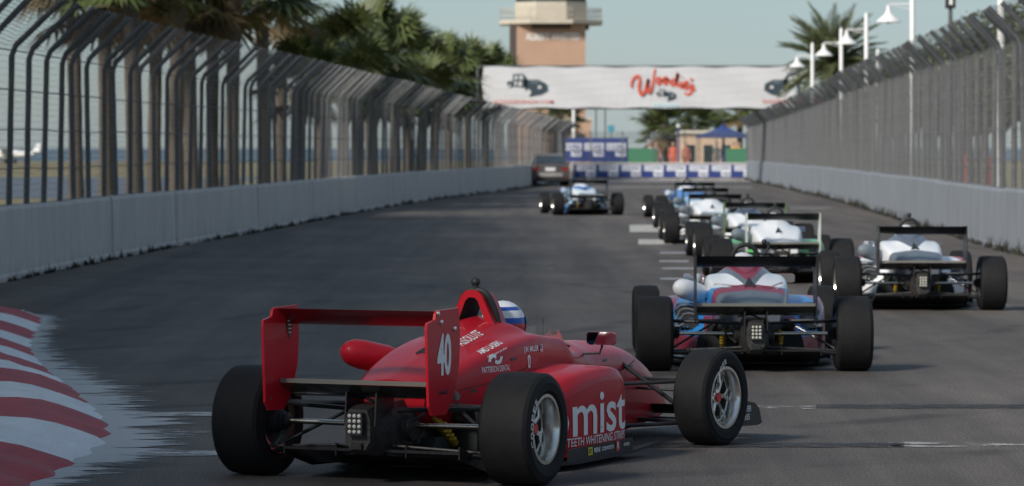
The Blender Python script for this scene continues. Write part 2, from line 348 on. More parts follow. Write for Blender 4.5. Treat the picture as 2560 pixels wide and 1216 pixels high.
for (x0, x1, y0, y1) in ((1650, 1720, 631, 635), (1648, 1722, 652, 656), (1655, 1735, 670, 674), (1650, 1735, 696, 700)): band(x0, x1, y0, y1, M['line_mid'], 'grid_line')
band(1975, 2075, 518, 524, M['line_faint']); band(1480, 1880, 466, 471, M['line_faint']); band(1440, 1900, 452, 455, M['line_white'])

# ------------------------------------------------------------------ kerb: each painted block is a piece of its own
kerb = tag(empty('kerb', (-3.5, 28, 0)), 'raised red and white striped kerb curving along the track edge', 'kerb')
KE = np.array([(14, -2.75), (17, -2.52), (18.5, -2.44), (19.74, -2.39), (21.9, -2.43), (25.04, -2.97), (27.9, -3.56), (30.9, -4.09), (33.4, -4.39), (36.4, -4.72), (38.2, -5.1), (40, -5.6)])
KD = catmull(KE, 8)
kx = lambda y: float(np.interp(y, KD[:, 0], KD[:, 1]))
cuts = [(14.5, 19.8, 1), (19.8, 21.3, 0), (21.3, 22.9, 1), (22.9, 24.4, 0), (24.4, 26.0, 1), (26.0, 27.1, 0), (27.1, 28.5, 1), (28.5, 29.6, 0), (29.6, 31.1, 1), (31.1, 32.3, 0), (32.3, 34.0, 1), (34.0, 35.3, 0), (35.3, 37.0, 1), (37.0, 38.6, 0)]
prof = [(0, 0), (.05, .035), (.14, .075), (.26, .125), (.40, .168), (.55, .195), (.75, .205), (1.2, .205), (2.2, .19), (2.6, .10), (2.75, 0)]
for a, b, red in cuts:
    mb = MB(); ny = max(3, int((b - a) / .16)); rows = []
    for j in range(ny + 1):
        y = a + (b - a) * j / ny
        dome = 1; row = []
        for d, z in prof:
            wob = .035 * math.sin(d * 5 + (a if j == 0 else b) * 3) if j in (0, ny) else 0
            zz = (z * dome + .004 * math.sin(7 * d + 5 * y)) * min(1, max(.05, (38.9 - y) / 2.2)) if z > 0 else 0.0
            yy = y - min(d, 1.1) / .75 * (.75 + max(0, y - 22) * .055); row.append((kx(yy) - d + .03 * math.sin(9 * y) * (d < .3), yy + wob, zz))
        rows.append(row)
    rows = [[(p[0] + 3.5, p[1] - 28, p[2]) for p in r_] for r_ in rows]
    mb.grid(rows); build(mb, 'kerb_block', M['kerb_red'] if red else M['kerb_white'], kerb, smooth=50)
# paint that has been scuffed from the kerb on to the asphalt
mb = MB(); rows = []; wear = []
for y in np.arange(17.2, 37.5, .25):
    wid = .30 + .28 * math.exp(-((y - 21.3) / 2.5) ** 2) + .28 * math.exp(-((y - 26) / 4) ** 2)
    row = []
    for t in np.linspace(0, 1, 7): row.append((kx(y) - .05 + t * wid * 1.35, y, .005)); wear.append(t)
    rows.append(row)
mb.grid(rows); o = build(mb, 'scuffed_paint', worn_paint('scuffed_kerb_paint', (.40, .41, .42), .27, 1.7, (.9, 3.2, 1), edge_axis=.42), fix=False); struct(o)
at = o.data.attributes.new('wear', 'FLOAT', 'POINT'); at.data.foreach_set('value', wear)

# ------------------------------------------------------------------ walls, fences
def offset_line(P, d):
    t = np.gradient(P, axis=0); t /= np.linalg.norm(t, axis=1)[:, None]; return P + d * np.stack([t[:, 1], -t[:, 0]], 1)     # +d to the right of travel
def track_wall(P, side, m, label, hgt):
    root = tag(empty('track_wall', (P[0][0], P[0][1], 0)), label, 'wall'); o0 = Vector((P[0][0], P[0][1], 0)); Q = resample(P, 3.66)
    for i in range(len(Q) - 1):
        a, b = Vector((*Q[i], 0)), Vector((*Q[i + 1], 0)); d = (b - a).normalized(); nr = Vector((d.y, -d.x, 0)) * (-side); g = .012; mb = MB()
        jz = random.uniform(-.012, .012); jo = random.uniform(-.012, .012)
        sec = [(0 + jo, 0), (0 + jo, .06), (.02 + jo, .10), (.035 + jo, hgt - .05 + jz), (.06 + jo, hgt + jz), (.30, hgt + jz), (.33, hgt - .05), (.40, 0)]
        r0 = [a + d * g + nr * u + Vector((0, 0, z)) - o0 for u, z in sec]; r1 = [b - d * g + nr * u + Vector((0, 0, z)) - o0 for u, z in sec]; k = len(sec)
        mb.add(r0 + r1, [tuple(range(k))[::-1], tuple(range(k, 2 * k))] + [(j, (j + 1) % k, k + (j + 1) % k, k + j) for j in range(k)])
        build(mb, 'concrete_block', m, root)
    return root
track_wall(LW, -1 * -1, M['wall'], 'long pale concrete wall under the fence beside the palm trees', .96)
track_wall(RW, -1, M['wall_r'], 'long blue-grey concrete wall below the fence with lamp posts behind', 1.04)

def debris_fence(P, side, y0, label, z0, knee, tip, over, spacing, rpost, straight, loc):
    """bent posts leaning over the track, steel cables, wire mesh; side=+1: track lies to the right of the fence"""
    root = tag(empty('debris_fence', loc), label, 'fence'); o0 = Vector(loc)
    base = offset_line(P, -.17 * side); keep = base[:, 1] > y0; Q = resample(base[keep], spacing)
    t = np.gradient(Q, axis=0); t /= np.linalg.norm(t, axis=1)[:, None]; nrm = np.stack([t[:, 1], -t[:, 0]], 1) * side
    pm = MB(); pm.tube([(0, 0, z0 - .3), (0, 0, knee - .12), (.05, 0, knee + .02), (over, 0, tip)], rpost, 8); pmesh = pm.mesh('post', 40)
    sm = MB(); sm.tube([(0, 0, z0 - .4), (0, 0, knee - .12), (0, 0, knee - .02)], [rpost * .95, rpost * .95, .004], 6); smesh = sm.mesh('straight_post', 40)
    hs = lambda y: 1 - .17 * min(1, max(0, (y - 108) / 75)) if straight is not None else 1.0
    for i, q in enumerate(Q):
        o = link('post', pmesh, M['steel'], root); a = math.atan2(nrm[i][1], nrm[i][0]); o.rotation_euler = (random.uniform(-.012, .012), random.uniform(-.025, .025), a + random.uniform(-.06, .06)); o.location = Vector((*q, 0)) - o0; o.scale.z = hs(q[1])
        if straight and i % 1 == 0 and i < len(Q) - 1:
            mid = (Q[i] + Q[i + 1]) / 2 - nrm[i] * .10; o = link('straight_post', smesh, M['steel'], root); o.location = Vector((*mid, 0)) - o0; o.scale.z = hs(q[1])
    for z in np.arange(z0 + .5, knee + .05, .52):
        mb = MB(); mb.tube([Vector((*(q + nrm[i] * .045), z * hs(q[1]) + random.uniform(-.012, .012))) - o0 for i, q in enumerate(Q)], .008, 4); build(mb, 'cable', M['wire'], root, fix=False)
    # mesh: profile up the fence and out along the overhang
    prof = [(0.06, z) for z in np.arange(z0 + .03, knee, .085)] + [(.06 + (over - .04) * k / 15, knee + (tip - knee) * k / 15) for k in range(0, 16)]
    D = resample(Q, spacing / 2); td = np.gradient(D, axis=0); td /= np.linalg.norm(td, axis=1)[:, None]; nd = np.stack([td[:, 1], -td[:, 0]], 1) * side
    mb = MB()
    for u, z in prof:
        sag = .03 if z > knee else .0
        mb.tube([Vector((*(q + nd[i] * (u + .02 * math.sin(i * 1.7 + z))), (z - sag * (i % 2)) * hs(q[1]) + .006 * math.sin(i * 2.1 + z * 9))) - o0 for i, q in enumerate(D)], .0042 if z > knee else .0025, 3, cap=False)
    W = resample(Q, .10); tw = np.gradient(W, axis=0); tw /= np.linalg.norm(tw, axis=1)[:, None]; nw = np.stack([tw[:, 1], -tw[:, 0]], 1) * side
    for i, q in enumerate(W):
        pts = [(q + nw[i] * .06, z0 + .03), (q + nw[i] * .06, knee), (q + nw[i] * (over * .55), knee + (tip - knee) * .55), (q + nw[i] * over, tip - .02 + .05 * random.random())]
        mb.tube([Vector((*p, z * hs(q[1]))) - o0 for p, z in pts], .0021, 3, cap=False)
    stuff(build(mb, 'wire_mesh', M['wire'], root, fix=False))
    return root
debris_fence(LW, 1, 40, 'tall steel mesh fence curving over the track beside the palm trees',   .94, 3.05, 3.68, .66, 1.42, .040, False, (-6.7, 40, 0))
debris_fence(RW, -1, 50, 'tall steel mesh fence curving over the track beside white lamp posts', 1.02, 3.5, 4.02, .52, 1.75, .045, True, (8.2, 50, 0))

# weeds along the foot of both walls
def weeds(P, d, label, n, hmin, hmax):
    V = []; base = resample(offset_line(P, d), .1)
    base = base[(base[:, 1] > 42)]
    for _ in range(n):
        q = base[random.randrange(len(base))]; cl = random.random() ** 3; 
        for k in range(random.randint(3, 9)):
            h = random.uniform(hmin, hmax) * (.4 + cl); x, y = q + np.array([random.gauss(0, .03), random.gauss(0, .06)]); lx, ly = random.gauss(0, .04), random.gauss(0, .04); ww = random.uniform(.008, .022)
            V += [(x - ww, y, 0.0), (x + ww, y, 0.0), (x + lx, y + ly, h)]
    o = link('weeds', np_mesh('weeds', np.array(V), 3), M['weed']); stuff(o); tag(o, label, 'weeds'); return o
weeds(LW, .04, 'dark weeds sprouting along the foot of the pale wall', 420, .05, .13)
weeds(RW, -.04, 'dark weeds sprouting along the foot of the blue-grey wall', 520, .06, .24)

# ------------------------------------------------------------------ formula cars (car space: x right, y forward, rear axle at the origin on the ground)
RT, FT, WB = .765, .745, 2.73                      # half tracks to the wheel centres, wheelbase
RR, FR, RWID, FWID = .288, .278, .285, .225        # tyre radii and widths
# half cross-sections bottom -> spine, nine points each
ST = [
 (0.00, [(.04,.30),(.13,.30),(.185,.34),(.205,.40),(.20,.455),(.165,.49),(.11,.508),(.05,.516),(0,.52)]),
 (0.25, [(.06,.26),(.19,.26),(.25,.32),(.275,.42),(.27,.505),(.235,.555),(.15,.572),(.06,.581),(0,.586)]),
 (0.55, [(.08,.18),(.25,.18),(.32,.28),(.34,.44),(.335,.56),(.30,.62),(.19,.641),(.075,.657),(0,.670)]),
 (0.85, [(.10,.08),(.33,.08),(.38,.22),(.39,.46),(.385,.60),(.355,.665),(.235,.692),(.10,.732),(0,.755)]),
 (1.10, [(.10,.05),(.35,.05),(.39,.20),(.40,.46),(.395,.62),(.365,.688),(.255,.711),(.125,.772),(0,.802)]),
 (1.26, [(.10,.05),(.35,.05),(.385,.20),(.39,.46),(.385,.62),(.355,.688),(.265,.708),(.15,.745),(0,.765)]),
 (1.45, [(.10,.05),(.33,.05),(.36,.20),(.365,.45),(.36,.60),(.335,.668),(.265,.682),(.14,.69),(0,.70)]),
 (1.64, [(.10,.05),(.31,.05),(.335,.20),(.34,.44),(.335,.575),(.315,.645),(.26,.660),(.13,.66),(0,.67)]),
 (1.76, [(.10,.05),(.30,.05),(.32,.20),(.325,.42),(.32,.53),(.30,.575),(.25,.588),(.12,.60),(0,.61)]),
 (2.02, [(.10,.05),(.27,.05),(.285,.20),(.285,.40),(.275,.51),(.245,.565),(.175,.60),(.085,.625),(0,.632)]),
 (2.20, [(.10,.06),(.25,.06),(.268,.20),(.268,.39),(.258,.50),(.225,.555),(.15,.59),(.07,.61),(0,.616)]),
 (2.60, [(.09,.08),(.225,.07),(.245,.20),(.245,.38),(.235,.48),(.20,.535),(.13,.57),(.06,.59),(0,.595)]),
 (2.90, [(.08,.11),(.20,.08),(.225,.18),(.225,.34),(.21,.44),(.175,.50),(.11,.535),(.05,.54),(0,.545)]),
 (3.20, [(.06,.15),(.17,.09),(.20,.15),(.20,.27),(.185,.36),(.15,.41),(.09,.44),(.04,.45),(0,.455)]),
 (3.46, [(.05,.10),(.13,.10),(.155,.13),(.155,.20),(.14,.265),(.11,.305),(.07,.33),(.03,.335),(0,.338)]),
 (3.70, [(.02,.11),(.07,.11),(.085,.12),(.085,.15),(.075,.175),(.06,.195),(.04,.21),(.015,.24),(0,.24)]),
]
_nar = {.25: .97, .55: .90, .85: .84, 1.10: .82, 1.26: .83, 1.45: .86, 1.64: .90, 1.76: .95}
ST = [(y, [(x * (_nar.get(y, 1.0) if k < 7 else 1.0), z) for k, (x, z) in enumerate(p)]) for y, p in ST]
def make_body():
    ns, nc = 6, 4
    Y = np.array([s[0] for s in ST]); P = np.array([s[1] for s in ST])
    A = catmull(np.concatenate([Y[:, None], P.reshape(len(ST), -1)], 1), ns)
    rows = []
    for r in A:
        half = catmull(r[1:].reshape(-1, 2), nc); half[:, 0] = np.maximum(half[:, 0], 0); half[-1, 0] = 0
        ring = [(p[0], r[0], p[1]) for p in half] + [(-p[0], r[0], p[1]) for p in half[-2::-1]]; rows.append(ring)
    n = len(rows[0]); open_lo = 6 * nc; open_hi = n - 1 - 6 * nc; mb = MB(); mb.v = [p for r in rows for p in r]; inside = MB()
    i0 = 5 * ns + 1; i1 = 9 * ns - 1
    for i in range(len(rows) - 1):
        for k in range(n):
            if i0 <= i < i1 and open_lo <= k < open_hi: continue
            f = (i * n + k, i * n + (k + 1) % n, (i + 1) * n + (k + 1) % n, (i + 1) * n + k); mb.f.append(f); mb.m.append(0)
    mb.f += [tuple(range(n))[::-1], tuple((len(rows) - 1) * n + k for k in range(n))]; mb.m += [0, 0]
    tub = []
    for i in range(i0, i1 + 1):
        a, b = rows[i][open_lo], rows[i][open_hi]
        tub.append([(a[0], a[1], a[2] - .002), (a[0] * .93, a[1], a[2] - .03), (a[0] * .9, a[1], .22), (0, a[1], .18), (b[0] * .9, b[1], .22), (b[0] * .93, b[1], b[2] - .03), (b[0], b[1], b[2] - .002)])
    inside.grid(tub); e = len(tub[0])
    inside.add(tub[-1], [tuple(range(e))]); inside.add(tub[0], [tuple(range(e))[::-1]])
    return mb, inside
def make_pod(s):                                   # sidepod, s=+1 right
    st = [(.42, [(.20,.06),(.40,.06),(.42,.10),(.42,.18),(.40,.25),(.34,.29),(.22,.31)]),
          (.66, [(.20,.06),(.50,.06),(.53,.10),(.53,.27),(.505,.36),(.43,.41),(.22,.43)]),
          (.95, [(.20,.06),(.59,.06),(.62,.10),(.62,.34),(.60,.445),(.53,.49),(.25,.50)]),
          (1.25, [(.20,.06),(.62,.06),(.645,.10),(.645,.40),(.625,.485),(.56,.52),(.25,.53)]),
          (1.50, [(.20,.06),(.625,.06),(.65,.10),(.65,.405),(.63,.49),(.57,.52),(.25,.53)]),
          (1.66, [(.20,.07),(.615,.07),(.64,.11),(.64,.385),(.617,.465),(.56,.495),(.25,.505)]),
          (1.73, [(.20,.09),(.59,.09),(.61,.13),(.61,.35),(.59,.42),(.535,.45),(.25,.46)])]
    A = catmull(np.array([[a] + [c for p in b for c in p] for a, b in st]), 5); mb = MB(); rows = []
    for r in A:
        h = catmull(r[1:].reshape(-1, 2), 4); rows.append([(s * p[0], r[0], p[1]) for p in h])
    mb.grid(rows); n = len(rows[0]); mb.f.append(tuple(range(n))); mb.m.append(1)
    # intake: recess at the front
    fr = rows[-1]; cxm, czm = .43 * s, .26; inner = [(cxm + (p[0] - cxm) * .86, p[1], czm + (p[2] - czm) * .86) for p in fr]; deep = [(p[0], p[1] - .2, p[2]) for p in inner]
    mb.grid([fr, inner], 0); mb.grid([inner, deep], 1); mb.add(deep, [tuple(range(n))], 1)
    return mb
BODY, TUB = make_body(); POD = {1: make_pod(1), -1: make_pod(-1)}
CAR_BVH = BVHTree.FromPolygons(BODY.v + POD[1].v + POD[-1].v, BODY.f + [tuple(i + len(BODY.v) for i in f) for f in POD[1].f] + [tuple(i + len(BODY.v) + len(POD[1].v) for i in f) for f in POD[-1].f])
K = {}                                             # shared meshes
K['body'] = BODY.mesh('bodywork', 42); K['tub'] = TUB.mesh('cockpit', 40); K['podR'] = POD[1].mesh('sidepod', 42); K['podL'] = POD[-1].mesh('sidepod', 42)
def m_(key, mb, smooth=35): K[key] = mb.mesh(key, smooth)

def wheel_meshes(key, r, wd):
    rim = .168; t = MB(); h = wd / 2
    prof = [(-h * .80, rim + .006), (-h * .97, rim + .03), (-h, rim + .07), (-h * .985, r - .045), (-h * .92, r - .018), (-h * .80, r - .004), (-h * .4, r), (h * .4, r), (h * .80, r - .004), (h * .92, r - .018), (h * .985, r - .045), (h, rim + .07), (h * .97, rim + .03), (h * .80, rim + .006)]
    t.lathe(prof, 'x', 56, closed=True); K[key + 't'] = t.mesh('tyre', 28)
    a = MB(); lip = [(h * .80, rim + .012), (h * .90, rim + .012), (h * .90, rim - .004), (h * .78, rim - .012), (h * .55, rim - .018), (h * .30, rim - .022), (h * .28, rim - .034), (-h * .8, rim - .03), (-h * .9, rim + .006)]
    a.lathe(lip, 'x', 40)
    a.lathe([(-h * .55, .001), (-h * .55, rim - .035)], 'x', 24, mi=1)                              # brake disc / dark back
    a.lathe([(h * .05, .035), (h * .36, .045), (h * .40, .030), (h * .42, .001)], 'x', 16)
    for k in range(6):
        th = 2 * math.pi * k / 6
        P = lambda x, rr, tt: (x, rr * math.cos(th + tt), rr * math.sin(th + tt))
        a.tube([P(h * .28, .035, 0), P(h * .34, .085, 0)], [.016, .012], 6)
        for sgn in (-1, 1): a.tube([P(h * .34, .082, 0), P(h * .28, rim - .03, sgn * .21)], [.011, .010], 6)
    K[key] = a.mesh('wheel', 35)
    nut = MB(); nut.lathe([(h * .40, .030), (h * .50, .028), (h * .50, .001)], 'x', 6); K[key + 'n'] = nut.mesh('wheel_nut', 30)
wheel_meshes('rw', RR, RWID); wheel_meshes('fw', FR, FWID)

def foil(y0, z0, chord, ang, th, hw, camber=-.04, n=10):
    up = []; lo = []
    for k in range(n + 1):
        t = (1 - math.cos(math.pi * k / n)) / 2; yt = 5 * th * (.2969 * math.sqrt(t) - .126 * t - .3516 * t * t + .2843 * t ** 3 - .1015 * t ** 4); yc = camber * 4 * t * (1 - t)
        up.append((t, yc + yt)); lo.append((t, yc - yt))
    ring = up + lo[-2:0:-1]; ca, sa = math.cos(ang), math.sin(ang); mb = MB()
    rows = [[(x, y0 - chord * (t * ca - z * sa), z0 + chord * (t * sa + z * ca)) for t, z in ring] for x in (-hw, -hw * .33, hw * .33, hw)]
    mb.grid(rows, wrap=True); n2 = len(ring); mb.add(rows[0], [tuple(range(n2))]); mb.add(rows[-1], [tuple(range(n2))[::-1]]); return mb
m_('wing_hi', foil(-.12, .812, .25, R(19), .14, .455), 40)
mb = MB(); mb.box((0, -.345, .523), (.90, .008, .022)); m_('highlight_bar', mb, None)  # pale bar standing in for the highlight along the beam wing's upper edge
m_('wing_lo', foil(-.10, .445, .25, R(15), .20, .455, -.01), 40)
def plate(poly_yz, x, t):
    mb = MB(); mb.prism(poly_yz, lambda u, v, w_: (x - t / 2 + w_, u, v), t); return mb
EP_RED = [(-.50,.42),(-.46,.375),(-.30,.37),(-.26,.40),(-.20,.47),(-.145,.60),(-.13,.74),(-.14,.88),(-.15,.905),(-.40,.90),(-.42,.885),(-.43,.855),(-.52,.84),(-.525,.80)]
EP_STD = [(-.40,.42),(-.36,.38),(-.16,.39),(-.06,.44),(-.05,.86),(-.07,.89),(-.40,.90)]
for s in (1, -1):
    m_('ep_red%d' % s, plate(EP_RED, .462 * s, .014), 30); m_('ep_std%d' % s, plate(EP_STD, .460 * s, .008), 30)
# floor with turned-up leading fin, diffuser
mb = MB(); fl = [(-.42, .36), (-.60, .55), (-.69, .9), (-.69, 1.70), (-.72, 1.95), (-.60, 1.80), (-.30, 1.86), (.30, 1.86), (.60, 1.80), (.72, 1.95), (.69, 1.70), (.69, .9), (.60, .55), (.42, .36)]
mb.prism(fl, lambda u, v, w_: (u, v, .032 + w_ + (.03 if v > 1.9 else 0)), .016); mb.box((.658, 1.28, .075), (.012, .9, .075)); mb.box((-.658, 1.28, .075), (.012, .9, .075)); m_('floor', mb)
mb = MB(); mb.grid([[(x, .38, .04), (x, .1, .07), (x, -.22, .16), (x, -.22, .175), (x, .1, .085), (x, .38, .055)] for x in (-.50, -.25, .25, .50)], wrap=True)
for x in (-.50, -.20, .20, .50): mb.prism([(.38, .04), (.38, .06), (.1, .11), (-.22, .20), (-.22, .135), (.1, .05)], lambda u, v, w_, x=x: (x + w_, u, v), .008)
m_('diffuser', mb)
# gearbox, crash box, light
mb = MB(); A = [(.34, .17, .11, .47), (.10, .135, .11, .43), (-.10, .11, .13, .41), (-.28, .085, .15, .40), (-.36, .07, .18, .385)]
mb.grid([[(hx * c, y, (z0 + z1) / 2 + (z1 - z0) / 2 * s_) for c, s_ in ((-.6, -1), (.6, -1), (1, -.55), (1, .5), (.72, 1), (-.72, 1), (-1, .5), (-1, -.55))] for y, hx, z0, z1 in A], wrap=True)
mb.add([(A[-1][1] * c, A[-1][0], (A[-1][2] + A[-1][3]) / 2 + (A[-1][3] - A[-1][2]) / 2 * s_) for c, s_ in ((-.6, -1), (.6, -1), (1, -.55), (1, .5), (.72, 1), (-.72, 1), (-1, .5), (-1, -.55))], [tuple(range(8))])
for s in (1, -1):
    mb.lathe([(.10 * s, .085), (.15 * s, .08), (.16 * s, .05), (.165 * s, .001)], 'x', 20, (0, 0, .285))
    for k in range(5): mb.box((.12 * s, .06 + .05 * k, .2 + .05 * (k % 3)), (.05, .03, .03))
m_('gearbox', mb)
cl = MB()
for k, (p0, p1, p2, r_) in enumerate((((-.12, -.05, .42), (-.03, -.22, .44), (.06, -.20, .40), .008), ((.15, .1, .40), (.20, -.02, .34), (.13, -.08, .30), .010), ((-.16, .12, .38), (-.22, .0, .30), (-.14, -.1, .22), .009), ((.10, .2, .47), (.2, .22, .42), (.3, .3, .36), .012), ((-.10, .2, .47), (-.2, .24, .42), (-.32, .3, .34), .012))): cl.tube(catmull(np.array([p0, p1, p2]), 5).tolist(), r_, 6)
for s in (1, -1): cl.box((.24 * s, .42, .22), (.20, .12, .26)); cl.box((.17 * s, .22, .17), (.08, .2, .09)); cl.lathe([(-.05, .05), (.05, .05)], 'x', 12, (.26 * s, .30, .33))
m_('engine_clutter', cl)
mb = MB(); mb.box((0, -.385, .315), (.088, .03, .115)); mb.box((0, -.372, .20), (.06, .02, .03)); m_('lamp', mb, None)
led = MB(); led.lathe([(-.006, .001), (-.004, .008), (0, .0105)], 'y', 10); K['led'] = led.mesh('lamp_led', 40)
mb = MB()
for s in (1, -1):
    mb = MB(); mb.prism([(-.34, .30), (-.12, .30), (-.12, .47), (-.20, .475), (-.32, .47)], lambda u, v, w_, s=s: (s * .085 + w_ - .004, u, v), .008); m_('wing_pylon%d' % s, mb, None)
for s in (1, -1):
    d = MB(); d.tube([(.15 * s, 0, .285), (.60 * s, 0, .288)], .015, 10); K['shaft%d' % s] = d.mesh('driveshaft', 40)
    d = MB(); d.lathe([(.57 * s, .02), (.59 * s, .045), (.60 * s, .035), (.615 * s, .055), (.625 * s, .045), (.64 * s, .065), (.70 * s, .07)], 'x', 16, (0, 0, .288)); K['boot%d' % s] = d.mesh('shaft_boot', 25)
    def rod(key, nm, *segs, r=.011):
        d = MB()
        for a, b in segs: d.tube([(a[0] * s, a[1], a[2]), (b[0] * s, b[1], b[2])], r, 8)
        K[key + str(s)] = d.mesh(nm, 40)
    rod('ru', 'wishbone', ((.66, 0, .385), (.14, .24, .375)), ((.66, 0, .385), (.12, -.14, .372)), r=.013)
    rod('rl', 'wishbone', ((.67, 0, .135), (.12, .30, .14)), ((.67, -.02, .135), (.09, -.20, .15)), r=.012)
    rod('rp', 'pushrod', ((.63, .03, .17), (.17, .30, .43)), r=.010)
    rod('rt', 'toe_link', ((.66, -.10, .16), (.10, -.16, .19)), r=.008)
    d = MB(); d.tube([(.22 * s, .34, .17), (.20 * s, .16, .30)], .024, 10); d.tube([(.20 * s, .16, .30), (.18 * s, .02, .38)], .014, 8)
    for k in range(5): d.lathe([(-.006, .034), (.006, .034)], 'z', 12, (.215 * s, .30 - .03 * k, .20 + .022 * k))
    K['damper%d' % s] = d.mesh('damper', 40)
    rod('fu', 'wishbone', ((.66, WB, .37), (.20, WB + .22, .36)), ((.66, WB, .37), (.215, WB - .32, .355)), r=.011)
    rod('fl', 'wishbone', ((.67, WB, .13), (.17, WB + .20, .12)), ((.67, WB, .13), (.205, WB - .40, .115)), r=.012)
    rod('fp', 'pushrod', ((.64, WB - .01, .16), (.19, WB - .10, .49)), r=.013)
    rod('fs', 'track_rod', ((.66, WB + .09, .30), (.18, WB + .14, .31)), r=.008)
    d = MB(); d.tube([(.24 * s, 1.98, .555), (.36 * s, 1.98, .56), (.375 * s, 1.98, .60), (.375 * s, 1.98, .62)], .007, 6); K['mst%d' % s] = d.mesh('mirror_stalk', 40)
    d = MB(); rows = []
    for k, (yy, sc) in enumerate(((1.955, 1), (1.985, 1), (2.02, .82), (2.045, .4))): rows.append([(s * .375 + .085 * sc * cx_, yy, .645 + .036 * sc * cz) for cx_, cz in ((-1, -.7), (-.8, -1), (.8, -1), (1, -.7), (1, .7), (.8, 1), (-.8, 1), (-1, .7))])
    d.grid(rows, wrap=True); d.add(rows[-1], [tuple(range(8))]); d.add([(p[0], 1.957, p[2]) for p in rows[0]], [tuple(range(8))], 1); K['mir%d' % s] = d.mesh('mirror', 30)
    d = MB(); d.prism([(3.04, .085), (3.40, .07), (3.47, .10), (3.43, .17), (3.36, .205), (3.22, .225), (3.08, .225), (3.04, .20)], lambda u, v, w_, s=s: (.78 * s - .006 + w_, u, v), .012); K['fep%d' % s] = d.mesh('front_endplate', 30)
    # louvre panel on the back of the sidepod
    cx_, th = .475 * s, .0
    d = MB(); lw = MB(); sl = MB()
    out = [(.40, .50), (.50, .53), (.585, .66), (.60, .80), (.56, .90), (.46, .82), (.40, .68)]
    def onpod(x, y, off):
        h = CAR_BVH.ray_cast(Vector((x * s, y, 1.0)), Vector((0, 0, -1)), 2); z = h[0].z if h[0] is not None else .3; return (x * s, y - off * .35, z + off)
    tv, tf = tess((lambda q: (q[0], [(0, k, k + 1) for k in range(1, len(out) - 1)]))(poly(out)), .03)
    d.add([onpod(v.x, v.y, .006) for v in tv], tf); K['louv%d' % s] = d.mesh('louvre_panel', None)
    for k in range(5):
        f = (k + .5) / 5; p = []
        for q in np.linspace(0, 1, 6):
            x = .42 + .16 * q - .02 * f; y = .52 + .30 * f + .07 * q + .05 * math.sin(q * 2.2); p.append(onpod(x, y, .014))
        sl = MB(); sl.tube(p, .0065, 5); K['slat%d_%d' % (s, k)] = sl.mesh('louvre_slat', 40)
m_('wing_f', foil(3.50, .085, .32, R(6), .10, .78, -.03), 40); m_('flap_f', foil(3.27, .135, .16, R(24), .10, .78, -.03), 40)
mb = MB(); hoop = [(-.13, 1.13, .66), (-.115, 1.11, .80), (-.08, 1.09, .90), (-.035, 1.085, .938), (.035, 1.085, .938), (.08, 1.09, .90), (.115, 1.11, .80), (.13, 1.13, .66)]
mb.tube(catmull(np.array(hoop), 3).tolist(), .019, 10); m_('hoop', mb)
mb = MB(); mb.tube([(0, 1.085, .945), (0, 1.085, .97)], .018, 10); mb.ball((0, 1.085, .988), .026); m_('camera_ball', mb, 50)
mb = MB(); mb.tube([(.09, 1.12, .86), (.16, 1.12, .875), (.19, 1.12, .92), (.19, 1.12, .965)], .011, 8); mb.ball((.155, 1.11, .965), .022); m_('camera_arm', mb, 50)
# faired roll hoop of the red car
mb = MB(); outer = [(-.17, .68), (-.115, .80), (-.062, .915), (-.03, .945), (.03, .945), (.062, .915), (.115, .80), (.17, .68)]; inner = [(-.105, .68), (-.075, .79), (-.038, .885), (-.018, .905), (.018, .905), (.038, .885), (.075, .79), (.105, .68)]
def loopg(y0, sc, off): return [(x * sc, y0, z + off) for x, z in outer], [(x * sc, y0, z + off) for x, z in inner]
(o1, i1_), (o2, i2_) = loopg(1.03, 1, 0), loopg(1.24, .92, -.02)
mb.grid([i1_, o1], 0); mb.grid([o1, o2], 0); mb.grid([o2, i2_], 0); mb.grid([i2_, i1_], 1); m_('hoop_fairing', mb, 30)
# exhaust silencer on the left flank
mb = MB(); b0, tip_ = Vector((-.33, .86, .545)), Vector((-.575, .60, .628)); ax = (tip_ - b0).normalized()
mb.tube([b0 + ax * .06, b0 + ax * .064, b0 + ax * .10, b0 + ax * .25, b0 + ax * .31, b0 + ax * .345, b0 + ax * .366, b0 + ax * .373], [.050, .074, .080, .080, .072, .052, .024, .006], 20); m_('silencer', mb, 40)
mb = MB(); mb.tube([b0 - ax * .14, b0 + ax * .08], .040, 14); m_('exhaust_pipe', mb, 40)
mb = MB(); mb.tube([tip_ - ax * .006, tip_ + ax * .004], .007, 8); m_('exhaust_hole', mb, 40)
rows = []
mb = MB()
for k in range(9):
    a = R(-62 + 124 * k / 8); rows.append([(math.sin(a) * .17, 1.93 + math.cos(a) * .10, .60), (math.sin(a) * .155, 1.91 + math.cos(a) * .085, .60 + .115 * math.cos(a * .9))])
mb.grid(rows); m_('screen', mb, 50)
mb = MB(); mb.tube([(-.06, 2.15, .60), (-.06, 2.145, .74)], .0025, 4); m_('aerial', mb)
mb = MB(); mb.prism([(-.045, 0), (.045, 0), (0, .20)], lambda u, v, w_: (u, .42 + v, .612 + .33 * v + w_ + .012), .012); m_('duct', mb, None)

